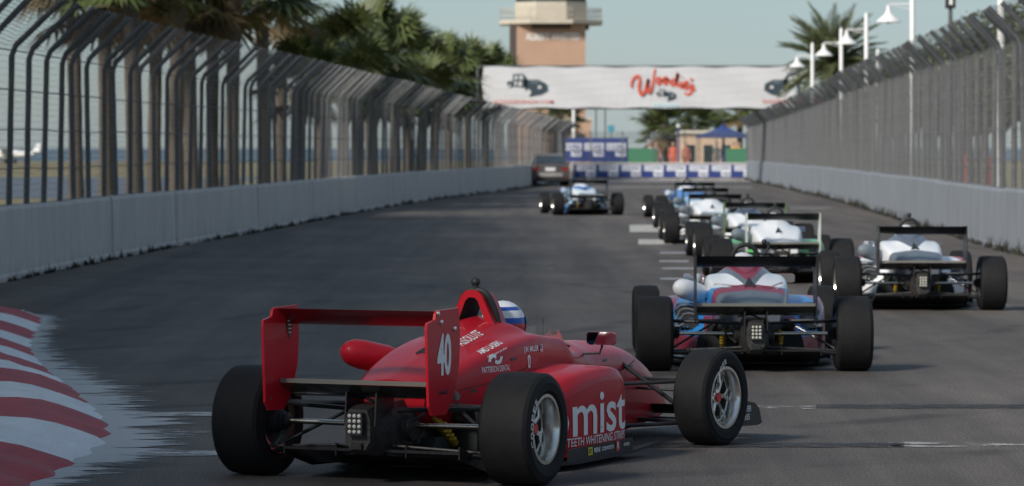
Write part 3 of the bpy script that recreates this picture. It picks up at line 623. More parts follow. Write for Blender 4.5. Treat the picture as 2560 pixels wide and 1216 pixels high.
# driver: seated, hands on the wheel, one continuous skin
def skin_mesh(name, V, E, Rr, sub=1, root=0):
    me = bpy.data.meshes.new(name); me.from_pydata(V, E, []); o = bpy.data.objects.new(name, me); C.objects.link(o)
    md = o.modifiers.new('s', 'SKIN'); md.use_smooth_shade = True
    for i, d in enumerate(me.skin_vertices[0].data): d.radius = Rr[i] if isinstance(Rr[i], tuple) else (Rr[i], Rr[i]); d.use_root = (i == root)
    sb = o.modifiers.new('b', 'SUBSURF'); sb.levels = sb.render_levels = sub
    out = bpy.data.meshes.new_from_object(o.evaluated_get(bpy.context.evaluated_depsgraph_get())); bpy.data.objects.remove(o); out.name = name; return out
def driver_mesh():
    V = [(0, 1.25, .24), (0, 1.32, .36), (0, 1.40, .50), (0, 1.43, .585), (0, 1.45, .66)]; E = [(0, 1), (1, 2), (2, 3), (3, 4)]; r = [.13, (.15, .11), (.14, .10), .06, .075]
    for s in (1, -1):
        a = len(V); V += [(s * .15, 1.41, .54), (s * .215, 1.56, .42), (s * .15, 1.78, .47), (s * .125, 1.83, .50)]; E += [(2, a), (a, a + 1), (a + 1, a + 2), (a + 2, a + 3)]; r += [.062, .048, .034, .036]
        for k in range(4):
            b = len(V); V += [(s * (.115 - .005 * k), 1.87, .525 - .018 * k), (s * .085, 1.875, .52 - .018 * k)]; E += [(a + 3, b), (b, b + 1)]; r += [.0095, .0085]
        b = len(V); V += [(s * .095, 1.83, .53)]; E += [(a + 3, b)]; r += [.0095]
        c = len(V); V += [(s * .10, 1.62, .30), (s * .09, 2.05, .32), (s * .09, 2.42, .20), (s * .09, 2.50, .26)]; E += [(0, c), (c, c + 1), (c + 1, c + 2), (c + 2, c + 3)]; r += [.085, .065, .045, .035]
    return skin_mesh('person', V, E, r)
K['driver'] = driver_mesh()
mb = MB(); rows = []
for i in range(13):
    a = math.pi * i / 12; rows.append([(.125 * math.sin(a) * math.cos(t) , .145 * math.sin(a) * math.sin(t) * (1 + .06 * math.sin(t)), .138 * math.cos(a) - .02 * (1 if i > 9 else 0)) for t in np.linspace(0, 2 * math.pi, 24, endpoint=False)])
mb.grid(rows, wrap=True); mb.tube([(-.1, .09, -.105), (0, .155, -.11), (.1, .09, -.105)], .022, 8); K['helmet'] = mb.mesh('helmet', 60)
mb = MB(); rows = []
for z in (-.045, -.02, .01, .04):
    rows.append([(.129 * math.cos(t) * math.sqrt(1 - (z / .16) ** 2), .150 * math.sin(t) * (1 + .06 * math.sin(t)) * math.sqrt(1 - (z / .16) ** 2), z) for t in np.linspace(R(14), R(166), 16)])
mb.grid(rows); K['visor'] = mb.mesh('visor', 60)
M['suit'] = mat('race_suit', (.03, .05, .13), .8, noise=.2); M['visor'] = mat('visor', (.18, .34, .42), .08, coat=1)
mb = MB(); mb.lathe([(-.012, .10), (0, .115), (.012, .10), (0, .09)], 'y', 24, (0, 1.86, .50), closed=True); mb.box((0, 1.86, .50), (.2, .012, .05)); K['swheel'] = mb.mesh('steering_wheel', 40)

M['glint'] = mat('painted_highlight', (.24, .225, .195), .35, metal=.4)  # pale tone of the beam wing's painted highlight
def formula_car(label, loc, heading, body, pods, wing, plates, silencer, red=False, helmet=None, drv_label='', plate_white=False, steer=0.0, louvre=True, detail=True, camarm=False, nohelm=False):
    """heading in degrees clockwise from straight ahead; returns the car root"""
    root = tag(empty('race_car', loc, -R(heading)), label, 'race car', 'single-seater race cars on the track'); P = lambda n, k, m: link(n, K[k], m, root)
    P('bodywork', 'body', body); P('cockpit', 'tub', M['black']); P('sidepod', 'podR', [pods, M['black']]); P('sidepod', 'podL', [pods, M['black']])
    P('rear_wing', 'wing_hi', wing[0]); gw = P('beam_wing', 'wing_lo', wing[1]); link('highlight_strip', K['highlight_bar'], M['glint'], gw)
    for s in (1, -1):
        P('wing_endplate', ('ep_red%d' if red else 'ep_std%d') % s, plates)
        for k, nm, m in (('shaft', 'driveshaft', M['shaft']), ('boot', 'shaft_boot', M['black']), ('ru', 'wishbone', M['carbon']), ('rl', 'wishbone', M['carbon']), ('rp', 'pushrod', M['carbon']), ('rt', 'toe_link', M['gearbox']),
                         ('damper', 'damper', M['gold']), ('fu', 'wishbone', M['carbon']), ('fl', 'wishbone', M['carbon']), ('fp', 'pushrod', M['carbon']), ('fs', 'track_rod', M['carbon']), ('mst', 'mirror_stalk', M['black']), ('fep', 'front_endplate', M['carbon'])): P(nm, k + str(s), m)
        P('mirror', 'mir%d' % s, [plates if red else M['redprint'], M['mirror']])
        if louvre: o = P('louvre_panel', 'louv%d' % s, M['black']); [link('louvre_slat', K['slat%d_%d' % (s, k)], M['slat'], o) for k in range(5)]
        for key, y, hx, rr in (('rw', 0, RT, RR), ('fw', WB, FT, FR)):
            wh = link('wheel', K[key], [M['alloy'], M['black']], root); wh.location = (hx * s, y, rr)
            wh.rotation_euler = (random.uniform(0, 6), 0, (0 if s > 0 else math.pi) - (R(steer) if key == 'fw' else 0)); wh.rotation_mode = 'XYZ'
            link('tyre', K[key + 't'], M['rubber'], wh); link('wheel_nut', K[key + 'n'], M['redprint'], wh)
    P('floor', 'floor', M['carbon']); P('diffuser', 'diffuser', M['carbon']); P('gearbox', 'gearbox', M['gearbox'])
    P('engine_bay', 'engine_clutter', M['black']); lamp = P('rain_light', 'lamp', M['black'])
    if detail:
        for i in range(3):
            for j in range(4): o = link('lamp_led', K['led'], M['led'], lamp); o.location = (-.027 + .027 * i, -.401, .275 + .027 * j)
    P('wing_pylon', 'wing_pylon1', M['carbon']); P('wing_pylon', 'wing_pylon-1', M['carbon']); P('front_wing', 'wing_f', M['carbon']); P('front_flap', 'flap_f', M['carbon'])
    P('roll_hoop', 'hoop', M['black'])
    if red: P('hoop_fairing', 'hoop_fairing', [body, M['black']])
    P('onboard_camera', 'camera_arm' if camarm else 'camera_ball', M['black'])
    P('silencer', 'silencer', silencer); P('exhaust_pipe', 'exhaust_pipe', M['shaft']); P('exhaust_hole', 'exhaust_hole', M['black'])
    P('windscreen', 'screen', M['glass']); P('aerial', 'aerial', M['black']); P('air_outlet', 'duct', M['black']); P('steering_wheel', 'swheel', M['black'])
    # the driver is a person of their own, seated in the car
    d = link('person', K['driver'], M['suit']); d.location = loc; d.rotation_euler = (0, 0, -R(heading)); tag(d, drv_label, 'person', 'drivers seated in the race cars')
    h = link('helmet', K['helmet'], helmet, d); h.location = (0, 1.45, .735); v = link('visor', K['visor'], M['visor'], d); v.location = (0, 1.452, .745)
    return root

RED = (.46, .010, .022); WHITE = (.74, .76, .78)
wing_dark = (M['carbon'], mat('grey_wing', (.10, .095, .085), .22, coat=1, metal=.35))
hel_red = livery('helmet_paint', (.62, .05, .04), [((.03, .10, .40), [(0, 0, 1, -.012)]), ((.72, .74, .76), [(0, 0, 1, -.045)]), ((.03, .10, .40), [(0, 0, 1, -.085)]), ((.74, .76, .78), [(0, 0, 1, -.105)])])
hel_white = livery('helmet_white', (.72, .74, .76), [((.5, .05, .05), [(0, 0, -1, -.03)])])
hel_dark = livery('helmet_dark', (.06, .07, .10), [((.6, .6, .62), [(0, 0, 1, -.05)])])
plate_red = mat('red_gloss', (.50, .010, .022), .38, coat=.25, spec=.2, noise=.08, nscale=5)

# --- red car 40
redpaint = livery('red_paint', RED, [], .42, .7)
M['slat'] = mat('slat_grey', (.17, .18, .20), .4)
red_loc = (-.640, 18.88, 0); red_head = 24
rc = formula_car('glossy red race car numbered 40 with tall red wing endplates', red_loc, red_head, redpaint, redpaint, (mat('red_wing_skin', (.24, .008, .014), .35, coat=.3, noise=.12), wing_dark[1]), plate_red, redpaint, red=True, helmet=hel_red, drv_label='driver in blue suit with blue, white and red helmet in red car', steer=8, louvre=False)
B = CAR_BVH; up = (0, 0, 1); fwd = (0, 1, 0)
M['num'] = mat('number_white', (.80, .80, .79), .55)
decal(fit(text_geo('40', 1, .035), .165, .215), (.469, -.325, .675), fwd, up, 'race_number', M['num'], rc, off=.002)
decal(fit(text_geo('40', 1, .035), .165, .215), (-.469, -.325, .675), (0, -1, 0), up, 'race_number', M['num'], rc, off=.002)
for y, z in ((-.40, .885), (-.36, .84), (-.20, .80)): mb = MB(); mb.lathe([(.468, .014), (.476, .012), (.478, .001)], 'x', 10, (0, y, z)); build(mb, 'bolt', M['alloy'], rc, 40)
for k in range(3): mb = MB(); mb.lathe([(.468, .011), (.474, .009), (.475, .001)], 'x', 10, (0, -.37 + .035 * k, .485)); build(mb, 'bolt', M['black'], rc, 40)
mb = MB(); mb.lathe([(-.455, .012), (-.452, .001)], 'x', 10, (0, -.44, .44)); build(mb, 'bolt', M['alloy'], rc, 40)
decal(poly([(-.035, .06), (.035, .06), (.03, -.01), (0, -.06), (-.03, -.01)]), (-.455, -.24, .79), fwd, up, 'crest', M['gearbox'], rc, off=.002)
for k in range(4): decal(rect(.05 - .008 * k, .006), (-.455, -.24, .825 - .02 * k), fwd, up, 'crest_bar', M['white'], rc, off=.004)
decal(fit(text_geo('mist', 1, .012), .70, .225), (.66, 1.315, .280), fwd, up, 'lettering', M['white'], rc, B)
decal(fit(text_geo('o', 1, .012), .17, .155), (.66, .845, .245), fwd, up, 'lettering', M['white'], rc, B)
decal(fit(text_geo('- TEETH WHITENING STRIPS', 1, .006), .78, .046), (.66, 1.265, .140), fwd, up, 'lettering', M['white'], rc, B)
strip = .666
for s_, y, wd, ht in (('COSWORTH', 1.36, .17, .022), ('MEINE', 1.21, .085, .026), ('ADVANCED', 1.63, .085, .018)): decal(fit(text_geo(s_, 1, .02), wd, ht), (strip, y, .085), fwd, up, 'lettering', M['white'], rc, off=.002)
decal(rect(.06, .042), (strip, 1.115, .084), fwd, up, 'sticker', M['yellow'], rc, off=.001); decal(fit(text_geo('ET', 1, .03), .04, .026), (strip, 1.115, .084), fwd, up, 'lettering', M['black'], rc, off=.003)
decal(rect(.045, .055), (strip, 1.505, .085), fwd, up, 'sticker', M['redprint'], rc, off=.001); decal(fit(text_geo('R', 1, .03), .028, .036), (strip, 1.505, .088), fwd, up, 'lettering', M['white'], rc, off=.003)
side = Vector((0, 1, 0)); tilt = Vector((-.55, 0, .84))
decal(fit(text_geo('PATTERSON DENTAL', 1, .01), .30, .032), (.31, .66, .545), fwd, up, 'lettering', M['white'], rc, B)
sw = [(.8 * a_, .55 * b_) for a_, b_ in [(-.085, -.025), (-.045, .035), (0, .045), (.035, .03), (.02, -.005), (-.01, .012), (-.04, -.005), (-.05, -.03)]]
decal(poly(sw), (.31, .65, .600), fwd, up, 'emblem', M['white'], rc, B); decal(poly([(-x, -y) for x, y in sw]), (.31, .675, .592), fwd, up, 'emblem', M['white'], rc, B)
decal(fit(text_geo('J.W. MILLER', 1, .02), .20, .038), (.37, 1.10, .625), fwd, up, 'lettering', M['white'], rc, B)
decal(rect(.045, .04), (.37, 1.245, .625), fwd, up, 'flag', M['white'], rc, B); decal(rect(.02, .02), (.37, 1.237, .635), fwd, up, 'flag_canton', M['blueprint'], rc, B, off=.005)
for k in range(3): decal(rect(.045, .006), (.37, 1.245, .610 + .013 * k), fwd, up, 'flag_stripe', M['redprint'], rc, B, off=.004)
decal(poly([(-.014, -.033), (.014, -.033), (.021, .024), (.009, .036), (-.009, .036), (-.021, .024)]), (.37, 1.06, .562), fwd, up, 'sticker', M['white'], rc, B); decal(fit(text_geo('TIRES', 1, .02), .045, .012), (.37, 1.06, .562), (0, 0, 1), (0, -1, 0), 'lettering', M['black'], rc, B, off=.005)
decal(fit(text_geo('ASSOLUTE', 1, .012, .2), .25, .050), (.17, .74, .735), (-.05, 1, .14), tilt, 'lettering', M['white'], rc, B)
decal(fit(text_geo('AMD LASERS', 1, .02, .15), .27, .036), (.27, .70, .665), (0, 1, .16), tilt, 'lettering', M['white'], rc, B)
decal(fit(text_geo('Dental lasers you trust', 1, .01), .22, .018), (.31, .70, .632), (0, 1, .16), tilt, 'lettering', M['white'], rc, B)
decal(fit(text_geo('COOPER', 1, .02), .20, .036), (.786, 3.19, .178), fwd, up, 'lettering', M['white'], rc, off=.002); decal(fit(text_geo('TIRES', 1, .02), .15, .034), (.786, 3.19, .130), fwd, up, 'lettering', M['white'], rc, off=.002)
for y, z, x in ((.42, .44, .36), (.86, .585, .40), (2.33, .50, .26), (2.78, .44, .2)): decal(poly([(-.03, -.006), (.03, -.006), (.03, .008), (-.03, .008)]), (x, y, z), fwd, up, 'panel_latch', M['gearbox'], rc, B)
def seam(pts, wd=.005, nm='panel_seam'):             # dark gap between body panels, wrapped on to the right-hand side
    P = catmull(np.array(pts), 6); mb = MB(); rows = []
    for y, z in P:
        r_ = []
        for dz in (-wd / 2, wd / 2):
            h = B.ray_cast(Vector((1.2, y, z + dz)), Vector((-1, 0, 0)), 2); q = h[0] if h[0] is not None else Vector((.3, y, z)); r_.append(q + Vector((.0025, 0, 0)))
        rows.append(r_)
    mb.grid(rows); build(mb, nm, M['black'], rc, fix=False)
seam([(.30, .455), (.60, .475), (.90, .515), (1.10, .54)]); seam([(1.95, .50), (2.2, .47), (2.45, .44), (2.60, .43)]); seam([(2.60, .43), (2.75, .45), (2.9, .47)])
mb = MB(); mb.add([(.655, .80, .40), (.655, .92, .345), (.655, .80, .36)], [(0, 1, 2)])
for y, z in ((.55, .56), (.75, .60), (1.30, .20), (1.62, .13), (2.4, .40), (2.75, .35), (2.85, .22)): decal(poly([(.006 * math.cos(k), .006 * math.sin(k)) for k in np.arange(0, 6.28, .9)]), (.5, y, z), fwd, up, 'rivet', M['black'], rc, B)
def arc_text(s_, r, a0, a1, x, y, z, parent, ht):    # raised sidewall lettering: letters set round the tyre
    n = len(s_)
    for k, ch in enumerate(s_):
        if ch == ' ': continue
        a = a0 + (a1 - a0) * (k + .5) / n; er = Vector((0, -math.cos(a), math.sin(a))); et = Vector((0, math.sin(a), math.cos(a)))
        decal(fit(text_geo(ch, 1, .03), abs(a1 - a0) * r / n * .8, ht), Vector((x, y, z)) + er * r, et, er, 'sidewall_letter', M['scuff'], parent, off=.003)
M['scuff'] = worn_paint('sidewall_print', (.66, .65, .62), .38, 30)
arc_text('COOPER', .224, R(-22), R(48), RT + RWID / 2 + .001, 0, RR, rc, .034); arc_text('COOPER', .220, R(15), R(78), FT + FWID / 2 + .001, WB, FR, rc, .032)

# --- white, blue and maroon car just ahead
BLUE, MAR, GREY = (.02, .22, .55), (.22, .025, .05), (.11, .13, .16)
bw = livery('blue_maroon_paint', BLUE, [(WHITE, [(0, .15, 1, -.70)]), (GREY, [(-1, .28, 0, -.095), (0, 1, 0, -.50)]), (MAR, [(-1, .28, 0, -.145), (0, 1, 0, -.54)]), (MAR, [(0, -1, 0, .50)]), (GREY, [(0, -1, 0, .34)]), (WHITE, [(0, 1, 0, -2.1)])])
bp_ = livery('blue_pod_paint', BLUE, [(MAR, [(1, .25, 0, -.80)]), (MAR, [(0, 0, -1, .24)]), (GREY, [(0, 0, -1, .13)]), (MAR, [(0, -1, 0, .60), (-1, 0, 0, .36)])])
bc = formula_car('race car with maroon spine, white shoulders and blue sidepods', (1.864, 28.1, 0), 0.3, bw, bp_, wing_dark, M['carbon'], livery('silencer_white', (.66, .68, .70), []), helmet=hel_dark, drv_label='driver in the maroon, white and blue car', camarm=True)
nb_ = Vector((0, -.88, .47))
for u_, cen, cen2 in ((Vector((.72, .33, -.60)), (-.185, .55, .640), (-.225, .55, .615)), (Vector((.62, .40, .68)), (.215, .55, .650), (.255, .55, .630))):
    u_ = (u_ - nb_ * u_.dot(nb_)).normalized(); v_ = nb_.cross(u_)
    decal(fit(text_geo('JAY HOWARD', 1, .02), .20, .030), cen, u_, v_, 'lettering', M['dkred'], bc, B, maxlen=.015); decal(fit(text_geo('DRIVER DEVELOPMENT', 1, .01), .17, .016), cen2, u_, v_, 'lettering', M['tealprint'], bc, B, maxlen=.015)
decal(poly([(-.045, .025), (.045, .025), (.045, -.008), (0, -.03), (-.045, -.008)]), (.14, .5, .607), (1, 0, 0), (0, .47, .88), 'crest', M['dkred'], bc, B)
mb = MB(); mb.box((.462, -.22, .72), (.012, .02, .06)); build(mb, 'tape', M['redprint'], bc)

# --- the rest of the field
def simple(name, base, spine, pod, podedge, tail=None):
    T = [(spine, [(-1, .34, 0, -.135), (0, 1, 0, -.52)])] + ([(tail, [(0, -1, 0, .40)])] if tail else [])
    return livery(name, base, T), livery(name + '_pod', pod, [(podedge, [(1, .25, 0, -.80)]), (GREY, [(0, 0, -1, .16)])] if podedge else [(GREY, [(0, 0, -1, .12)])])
sil = livery('silencer_grey', (.16, .19, .22), []); NAVY = (.05, .065, .10); GRN = (.10, .42, .12)
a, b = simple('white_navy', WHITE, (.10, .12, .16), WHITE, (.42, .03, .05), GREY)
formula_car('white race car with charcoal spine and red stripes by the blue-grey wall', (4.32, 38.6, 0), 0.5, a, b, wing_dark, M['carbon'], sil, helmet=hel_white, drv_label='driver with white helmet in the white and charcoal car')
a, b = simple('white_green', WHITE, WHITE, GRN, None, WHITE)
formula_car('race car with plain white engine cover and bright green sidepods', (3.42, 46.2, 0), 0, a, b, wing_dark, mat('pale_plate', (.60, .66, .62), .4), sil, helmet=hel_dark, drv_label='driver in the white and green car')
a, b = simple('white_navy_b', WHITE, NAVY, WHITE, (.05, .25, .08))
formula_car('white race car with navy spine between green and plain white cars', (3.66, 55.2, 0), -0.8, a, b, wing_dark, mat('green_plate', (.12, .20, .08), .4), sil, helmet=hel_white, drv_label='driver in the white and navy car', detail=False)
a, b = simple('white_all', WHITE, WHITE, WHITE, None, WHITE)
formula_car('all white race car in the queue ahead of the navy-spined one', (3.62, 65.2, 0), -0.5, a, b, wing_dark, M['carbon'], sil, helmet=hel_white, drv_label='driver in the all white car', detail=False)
a, b = simple('sky_blue', (.25, .42, .60), (.05, .16, .40), (.30, .48, .64), None, WHITE)
formula_car('pale blue race car just ahead of the all white car', (3.98, 75.4, 0), -2, a, b, wing_dark, M['carbon'], sil, helmet=hel_white, drv_label='driver in the pale blue car', detail=False)
a, b = simple('deep_blue', (.08, .22, .50), WHITE, (.08, .22, .50), (.4, .1, .1))
formula_car('blue race car with white spine leading the single-file queue', (4.36, 87.6, 0), -5, a, b, wing_dark, M['carbon'], livery('silencer_pale', (.5, .58, .64), []), helmet=hel_white, drv_label='driver in the leading blue car', detail=False)
a, b = livery('white_blue_v', (.62, .68, .72), [((.05, .16, .42), [(-1, .5, 0, -.16), (0, 1, 0, -.4)]), ((.72, .76, .80), [(-1, .5, 0, -.34), (0, 1, 0, -.6)])]), livery('blue_pale_pod', (.35, .50, .66), [((.06, .16, .38), [(0, 0, -1, .24)])])
formula_car('lone white race car with blue chevron behind the grey road car', (1.93, 92.9, 0), -7, a, b, wing_dark, M['carbon'], livery('silencer_blue', (.35, .45, .55), []), helmet=hel_white, drv_label='driver in the white and blue chevron car', detail=False)

# ------------------------------------------------------------------ road car
def road_car(loc, rz, label):
    root = tag(empty('road_car', loc, rz), label, 'car'); paint = livery('grey_brown_paint', (.10, .09, .085), [])
    st = [(0.0, [(.60,.30),(.80,.32),(.84,.50),(.83,.72),(.76,.86),(.45,.92),(0,.93)]), (.10, [(.62,.22),(.84,.24),(.88,.48),(.87,.76),(.80,.92),(.48,.98),(0,.99)]),
          (.55, [(.62,.20),(.86,.22),(.90,.48),(.89,.78),(.82,.95),(.50,1.0),(0,1.01)]), (1.10, [(.62,.20),(.86,.22),(.90,.48),(.89,.78),(.83,.94),(.5,.97),(0,.98)]),
          (3.00, [(.62,.20),(.86,.22),(.90,.48),(.89,.76),(.83,.90),(.5,.93),(0,.95)]), (3.90, [(.62,.20),(.84,.22),(.88,.46),(.86,.68),(.78,.80),(.45,.84),(0,.86)]), (4.5, [(.5,.25),(.66,.28),(.72,.42),(.70,.56),(.62,.64),(.36,.68),(0,.69)])]
    A = catmull(np.array([[a] + [c for p in b for c in p] for a, b in st]), 4); mb = MB(); rows = []
    for r in A:
        h = catmull(r[1:].reshape(-1, 2), 3); rows.append([(p[0], r[0], p[1]) for p in h] + [(-p[0], r[0], p[1]) for p in h[-2::-1]])
    mb.grid(rows, wrap=True); n = len(rows[0]); mb.add(rows[0], [tuple(range(n))[::-1]]); mb.add(rows[-1], [tuple(range(n))]); build(mb, 'body', paint, root, 35)
    cab = MB(); sec = [(.30, .80, .98), (.95, .66, 1.36), (1.6, .66, 1.44), (2.3, .64, 1.41), (3.05, .76, .95)]
    rows = [[(-w_, y, .93), (-w_ * .98, y, z - .06 * (z > 1.2)), (-w_ * .8, y, z), (0, y, z + .015), (w_ * .8, y, z), (w_ * .98, y, z - .06 * (z > 1.2)), (w_, y, .93)] for y, w_, z in sec]; cab.grid(rows); build(cab, 'cabin', paint, root, 40)
    g = mat('car_glass', (.02, .03, .04), .08, coat=1)
    gb = MB(); gb.add([(-.66, .34, 1.015), (.66, .34, 1.015), (.56, .885, 1.345), (-.56, .885, 1.345)], [(0, 1, 2, 3)]); q = build(gb, 'rear_window', g, root); q.location = (0, -.022, .012)
    for s in (1, -1):
        gb = MB(); gb.add([(.795 * s, .95, 1.0), (.775 * s, 2.7, 1.0), (.675 * s, 2.25, 1.33), (.685 * s, 1.1, 1.33)], [(0, 1, 2, 3)]); build(gb, 'side_window', g, root)
        mb = MB(); mb.prism([(.50, .70), (.78, .68), (.80, .82), (.56, .86)], lambda u, v, w_, s=s: (u * s, .02 - w_, v), .03); build(mb, 'tail_light', mat('tail_lens', (.30, .015, .012), .15, coat=1), root)
        for y in (.75, 3.55):
            mb = MB(); mb.lathe([(-.10, .20), (-.11, .30), (-.08, .325), (.08, .325), (.11, .30), (.10, .20), (.06, .18), (.06, .001)], 'x', 28); o = build(mb, 'wheel', M['rubber'], root, 40); o.location = (.77 * s, y, .325)
        mb = MB(); mb.box((.62 * s, .0, .43), (.2, .02, .05)); build(mb, 'reflector', M['dkred'], root)
        mb = MB(); mb.ball((.96 * s, 2.35, 1.0), (.09, .07, .06)); build(mb, 'wing_mirror', paint, root, 50)
    mb = MB(); mb.box((0, -.012, .76), (.46, .02, .15)); build(mb, 'number_plate', M['white'], root)
    mb = MB(); mb.box((0, -.02, .52), (1.1, .03, .16)); build(mb, 'bumper_panel', mat('pale_bumper', (.34, .33, .31), .5), root)
    mb = MB(); mb.box((0, .02, .30), (1.3, .06, .12)); build(mb, 'lower_bumper', M['black'], root)
    mb = MB(); mb.tube([(.45, -.01, .30), (.45, .2, .30)], .035, 10); build(mb, 'exhaust_tip', M['shaft'], root)
    return root
road_car((1.72, 163, 0), R(3), 'dark grey road car parked beside the pale wall')

# ------------------------------------------------------------------ far barrier with printed panels, sign board, fence behind
BY = 197.0
fb = tag(empty('barrier', (7.5, BY, 0)), 'low white barrier with a row of blue and white tyre adverts', 'barrier')
M['banner_white'] = mat('banner_white', (.56, .56, .57), .6, noise=.04, nscale=1); M['ad_blue'] = mat('ad_blue', (.025, .05, .20), .55, noise=.08)
x0, x1 = 2.4, 13.6
mb = MB(); mb.box(((x0 + x1) / 2 - 7.5, .25, .46), (x1 - x0 + 3, .4, .92)); build(mb, 'concrete_block', M['wall'], fb)
xs = np.linspace(3.35, 13.1, 9)
M['ad_text'] = mat('ad_text', (.70, .71, .74), .6)
for i in range(8):
    a, b = xs[i], xs[i + 1]; wdt = b - a; cxp = (a + b) / 2 - 7.5
    mb = MB(); mb.box((cxp, .03, .46), (wdt - .02, .04, .70)); p = build(mb, 'advert_panel', M['ad_blue'], fb)
    for (px_, pz, ww, hh) in ((cxp + .06, .62, wdt * .84, .30), (cxp + .30, .32, wdt * .42, .30)): decal(rect(ww, hh), (px_, .008, pz), (1, 0, 0), up, 'advert_block', M['ad_text'], p, off=.002)
    decal(fit(text_geo('COOPER', 1, .03), wdt * .72, .17), (cxp + .06, .006, .62), (1, 0, 0), up, 'lettering', mat('ad_ink', (.16, .19, .32), .6), p, off=.004)
    decal(fit(text_geo('TIRES', 1, .03), wdt * .34, .14), (cxp + .30, .006, .31), (1, 0, 0), up, 'lettering', M['ad_blue'], p, off=.004)
sb = tag(empty('advert_board', (4.4, 199.5, 0)), 'large navy board with three white tyre adverts above the far barrier', 'sign')
P0, P1 = AT(1402, 345, 199.5), AT(1568, 405, 199.5); W3 = (P1.x - P0.x) / 3
for i in range(3):
    mb = MB(); cxp = P0.x + W3 * (i + .5) - 4.4; zc = (P0.z + P1.z) / 2; hh = P0.z - P1.z
    mb.box((cxp, 0, zc), (W3 - .015, .06, hh)); p = build(mb, 'advert_panel', M['ad_blue'], sb)
    decal(rect(W3 * .86, hh * .30), (cxp, -.03, zc + hh * .12), (1, 0, 0), up, 'advert_block', M['ad_text'], p, off=.003); decal(rect(W3 * .46, hh * .28), (cxp + W3 * .2, -.03, zc - hh * .13), (1, 0, 0), up, 'advert_block', M['ad_text'], p, off=.003)
    decal(fit(text_geo('COOPER', 1, .03), W3 * .78, hh * .2), (cxp, -.03, zc + hh * .12), (1, 0, 0), up, 'lettering', M['ad_blue'], p, off=.006); decal(fit(text_geo('TIRES', 1, .03), W3 * .40, hh * .18), (cxp + W3 * .2, -.03, zc - hh * .13), (1, 0, 0), up, 'lettering', M['ad_blue'], p, off=.006)
for i in range(4): mb = MB(); mb.tube([(P0.x + W3 * i - 4.4, .08, -.02), (P0.x + W3 * i - 4.4, .08, P0.z + .05)], .05, 8); build(mb, 'post', M['steel'], sb)
FP = np.array([(2.6, 197.9), (8, 198.3), (14.5, 198.6)])
debris_fence(FP, -1, 0, 'distant steel mesh fence standing behind the blue and white barrier', .9, 2.65, 3.15, .5, 1.6, .035, False, (2.6, 197.9, 0))

# ------------------------------------------------------------------ banner bridge over the track
GY = 172.0
gb = tag(empty('banner_bridge', (6, GY, 0)), 'white sponsor banner with red script spanning the track', 'banner')
A, Bq = AT(1207, 168, GY), AT(1985, 270, GY); bw_, bh = Bq.x - A.x, A.z - Bq.z; bcx, bcz = (A.x + Bq.x) / 2, (A.z + Bq.z) / 2
mb = MB(); rows = []
for k in range(41):
    t = k / 40; x = A.x + bw_ * t; e = .05 * math.sin(t * 9) * math.sin(t * math.pi) ; rows.append([(x - 6 + (.05 * math.sin(j * 1.3) if k in (0, 40) else 0), .03 * math.sin(t * 23 + j), Bq.z + bh * j / 6 + (.03 * math.sin(t * 40) if j in (0, 6) else 0)) for j in range(7)])
mb.grid(rows); mb.grid([[(p[0], p[1] + .03, p[2]) for p in r_] for r_ in rows]); build(mb, 'banner_sheet', M['banner_white'], gb, fix=False)
for z in (Bq.z - .02, A.z + .03):
    for yy in (.1, .6): mb = MB(); mb.tube([(A.x - 6.4, yy, z), (Bq.x - 5.6, yy, z)], .05, 8); build(mb, 'truss_chord', M['steel'], gb)
nbr = 20
for k in range(nbr):
    xx0, xx1 = A.x - 6 + bw_ * k / nbr, A.x - 6 + bw_ * (k + 1) / nbr; mb = MB(); mb.tube([(xx0, .1, Bq.z if k % 2 else A.z), (xx1, .1, A.z if k % 2 else Bq.z)], .025, 6); build(mb, 'truss_brace', M['steel'], gb)
for x in (A.x - .25, Bq.x + .25):
    for yy in (.1, .6): mb = MB(); mb.tube([(x - 6, yy, 0), (x - 6, yy, A.z + .1)], .06, 8); build(mb, 'leg', M['steel'], gb)
def bp2(px, py): q = AT(px, py, GY); return Vector((q.x - 6, -.05, q.z))
def px2m(v): return v * GY / F
ink = mat('banner_red', (.62, .09, .05), .6)
def ribbon(pts, wd, name, m, dense=6):              # flat brush stroke on the banner, points in the coordinates of an enlarged view
    P = catmull(np.array([(1180 + x / 2.977, y / 2.977) for x, y in pts]), dense); t = np.gradient(P, axis=0); t /= np.linalg.norm(t, axis=1)[:, None] + 1e-9; nn = np.stack([-t[:, 1], t[:, 0]], 1)
    k = np.linspace(0, 1, len(P)); ww = wd * (.55 + .6 * np.sin(np.pi * k) ** .5); mb = MB(); mb.grid([[bp2(*(p - n_ * w_ / 2)) + Vector((0, -.012, 0)), bp2(*(p + n_ * w_ / 2)) + Vector((0, -.012, 0))] for p, n_, w_ in zip(P, nn, ww)]); build(mb, name, m, gb, fix=False)
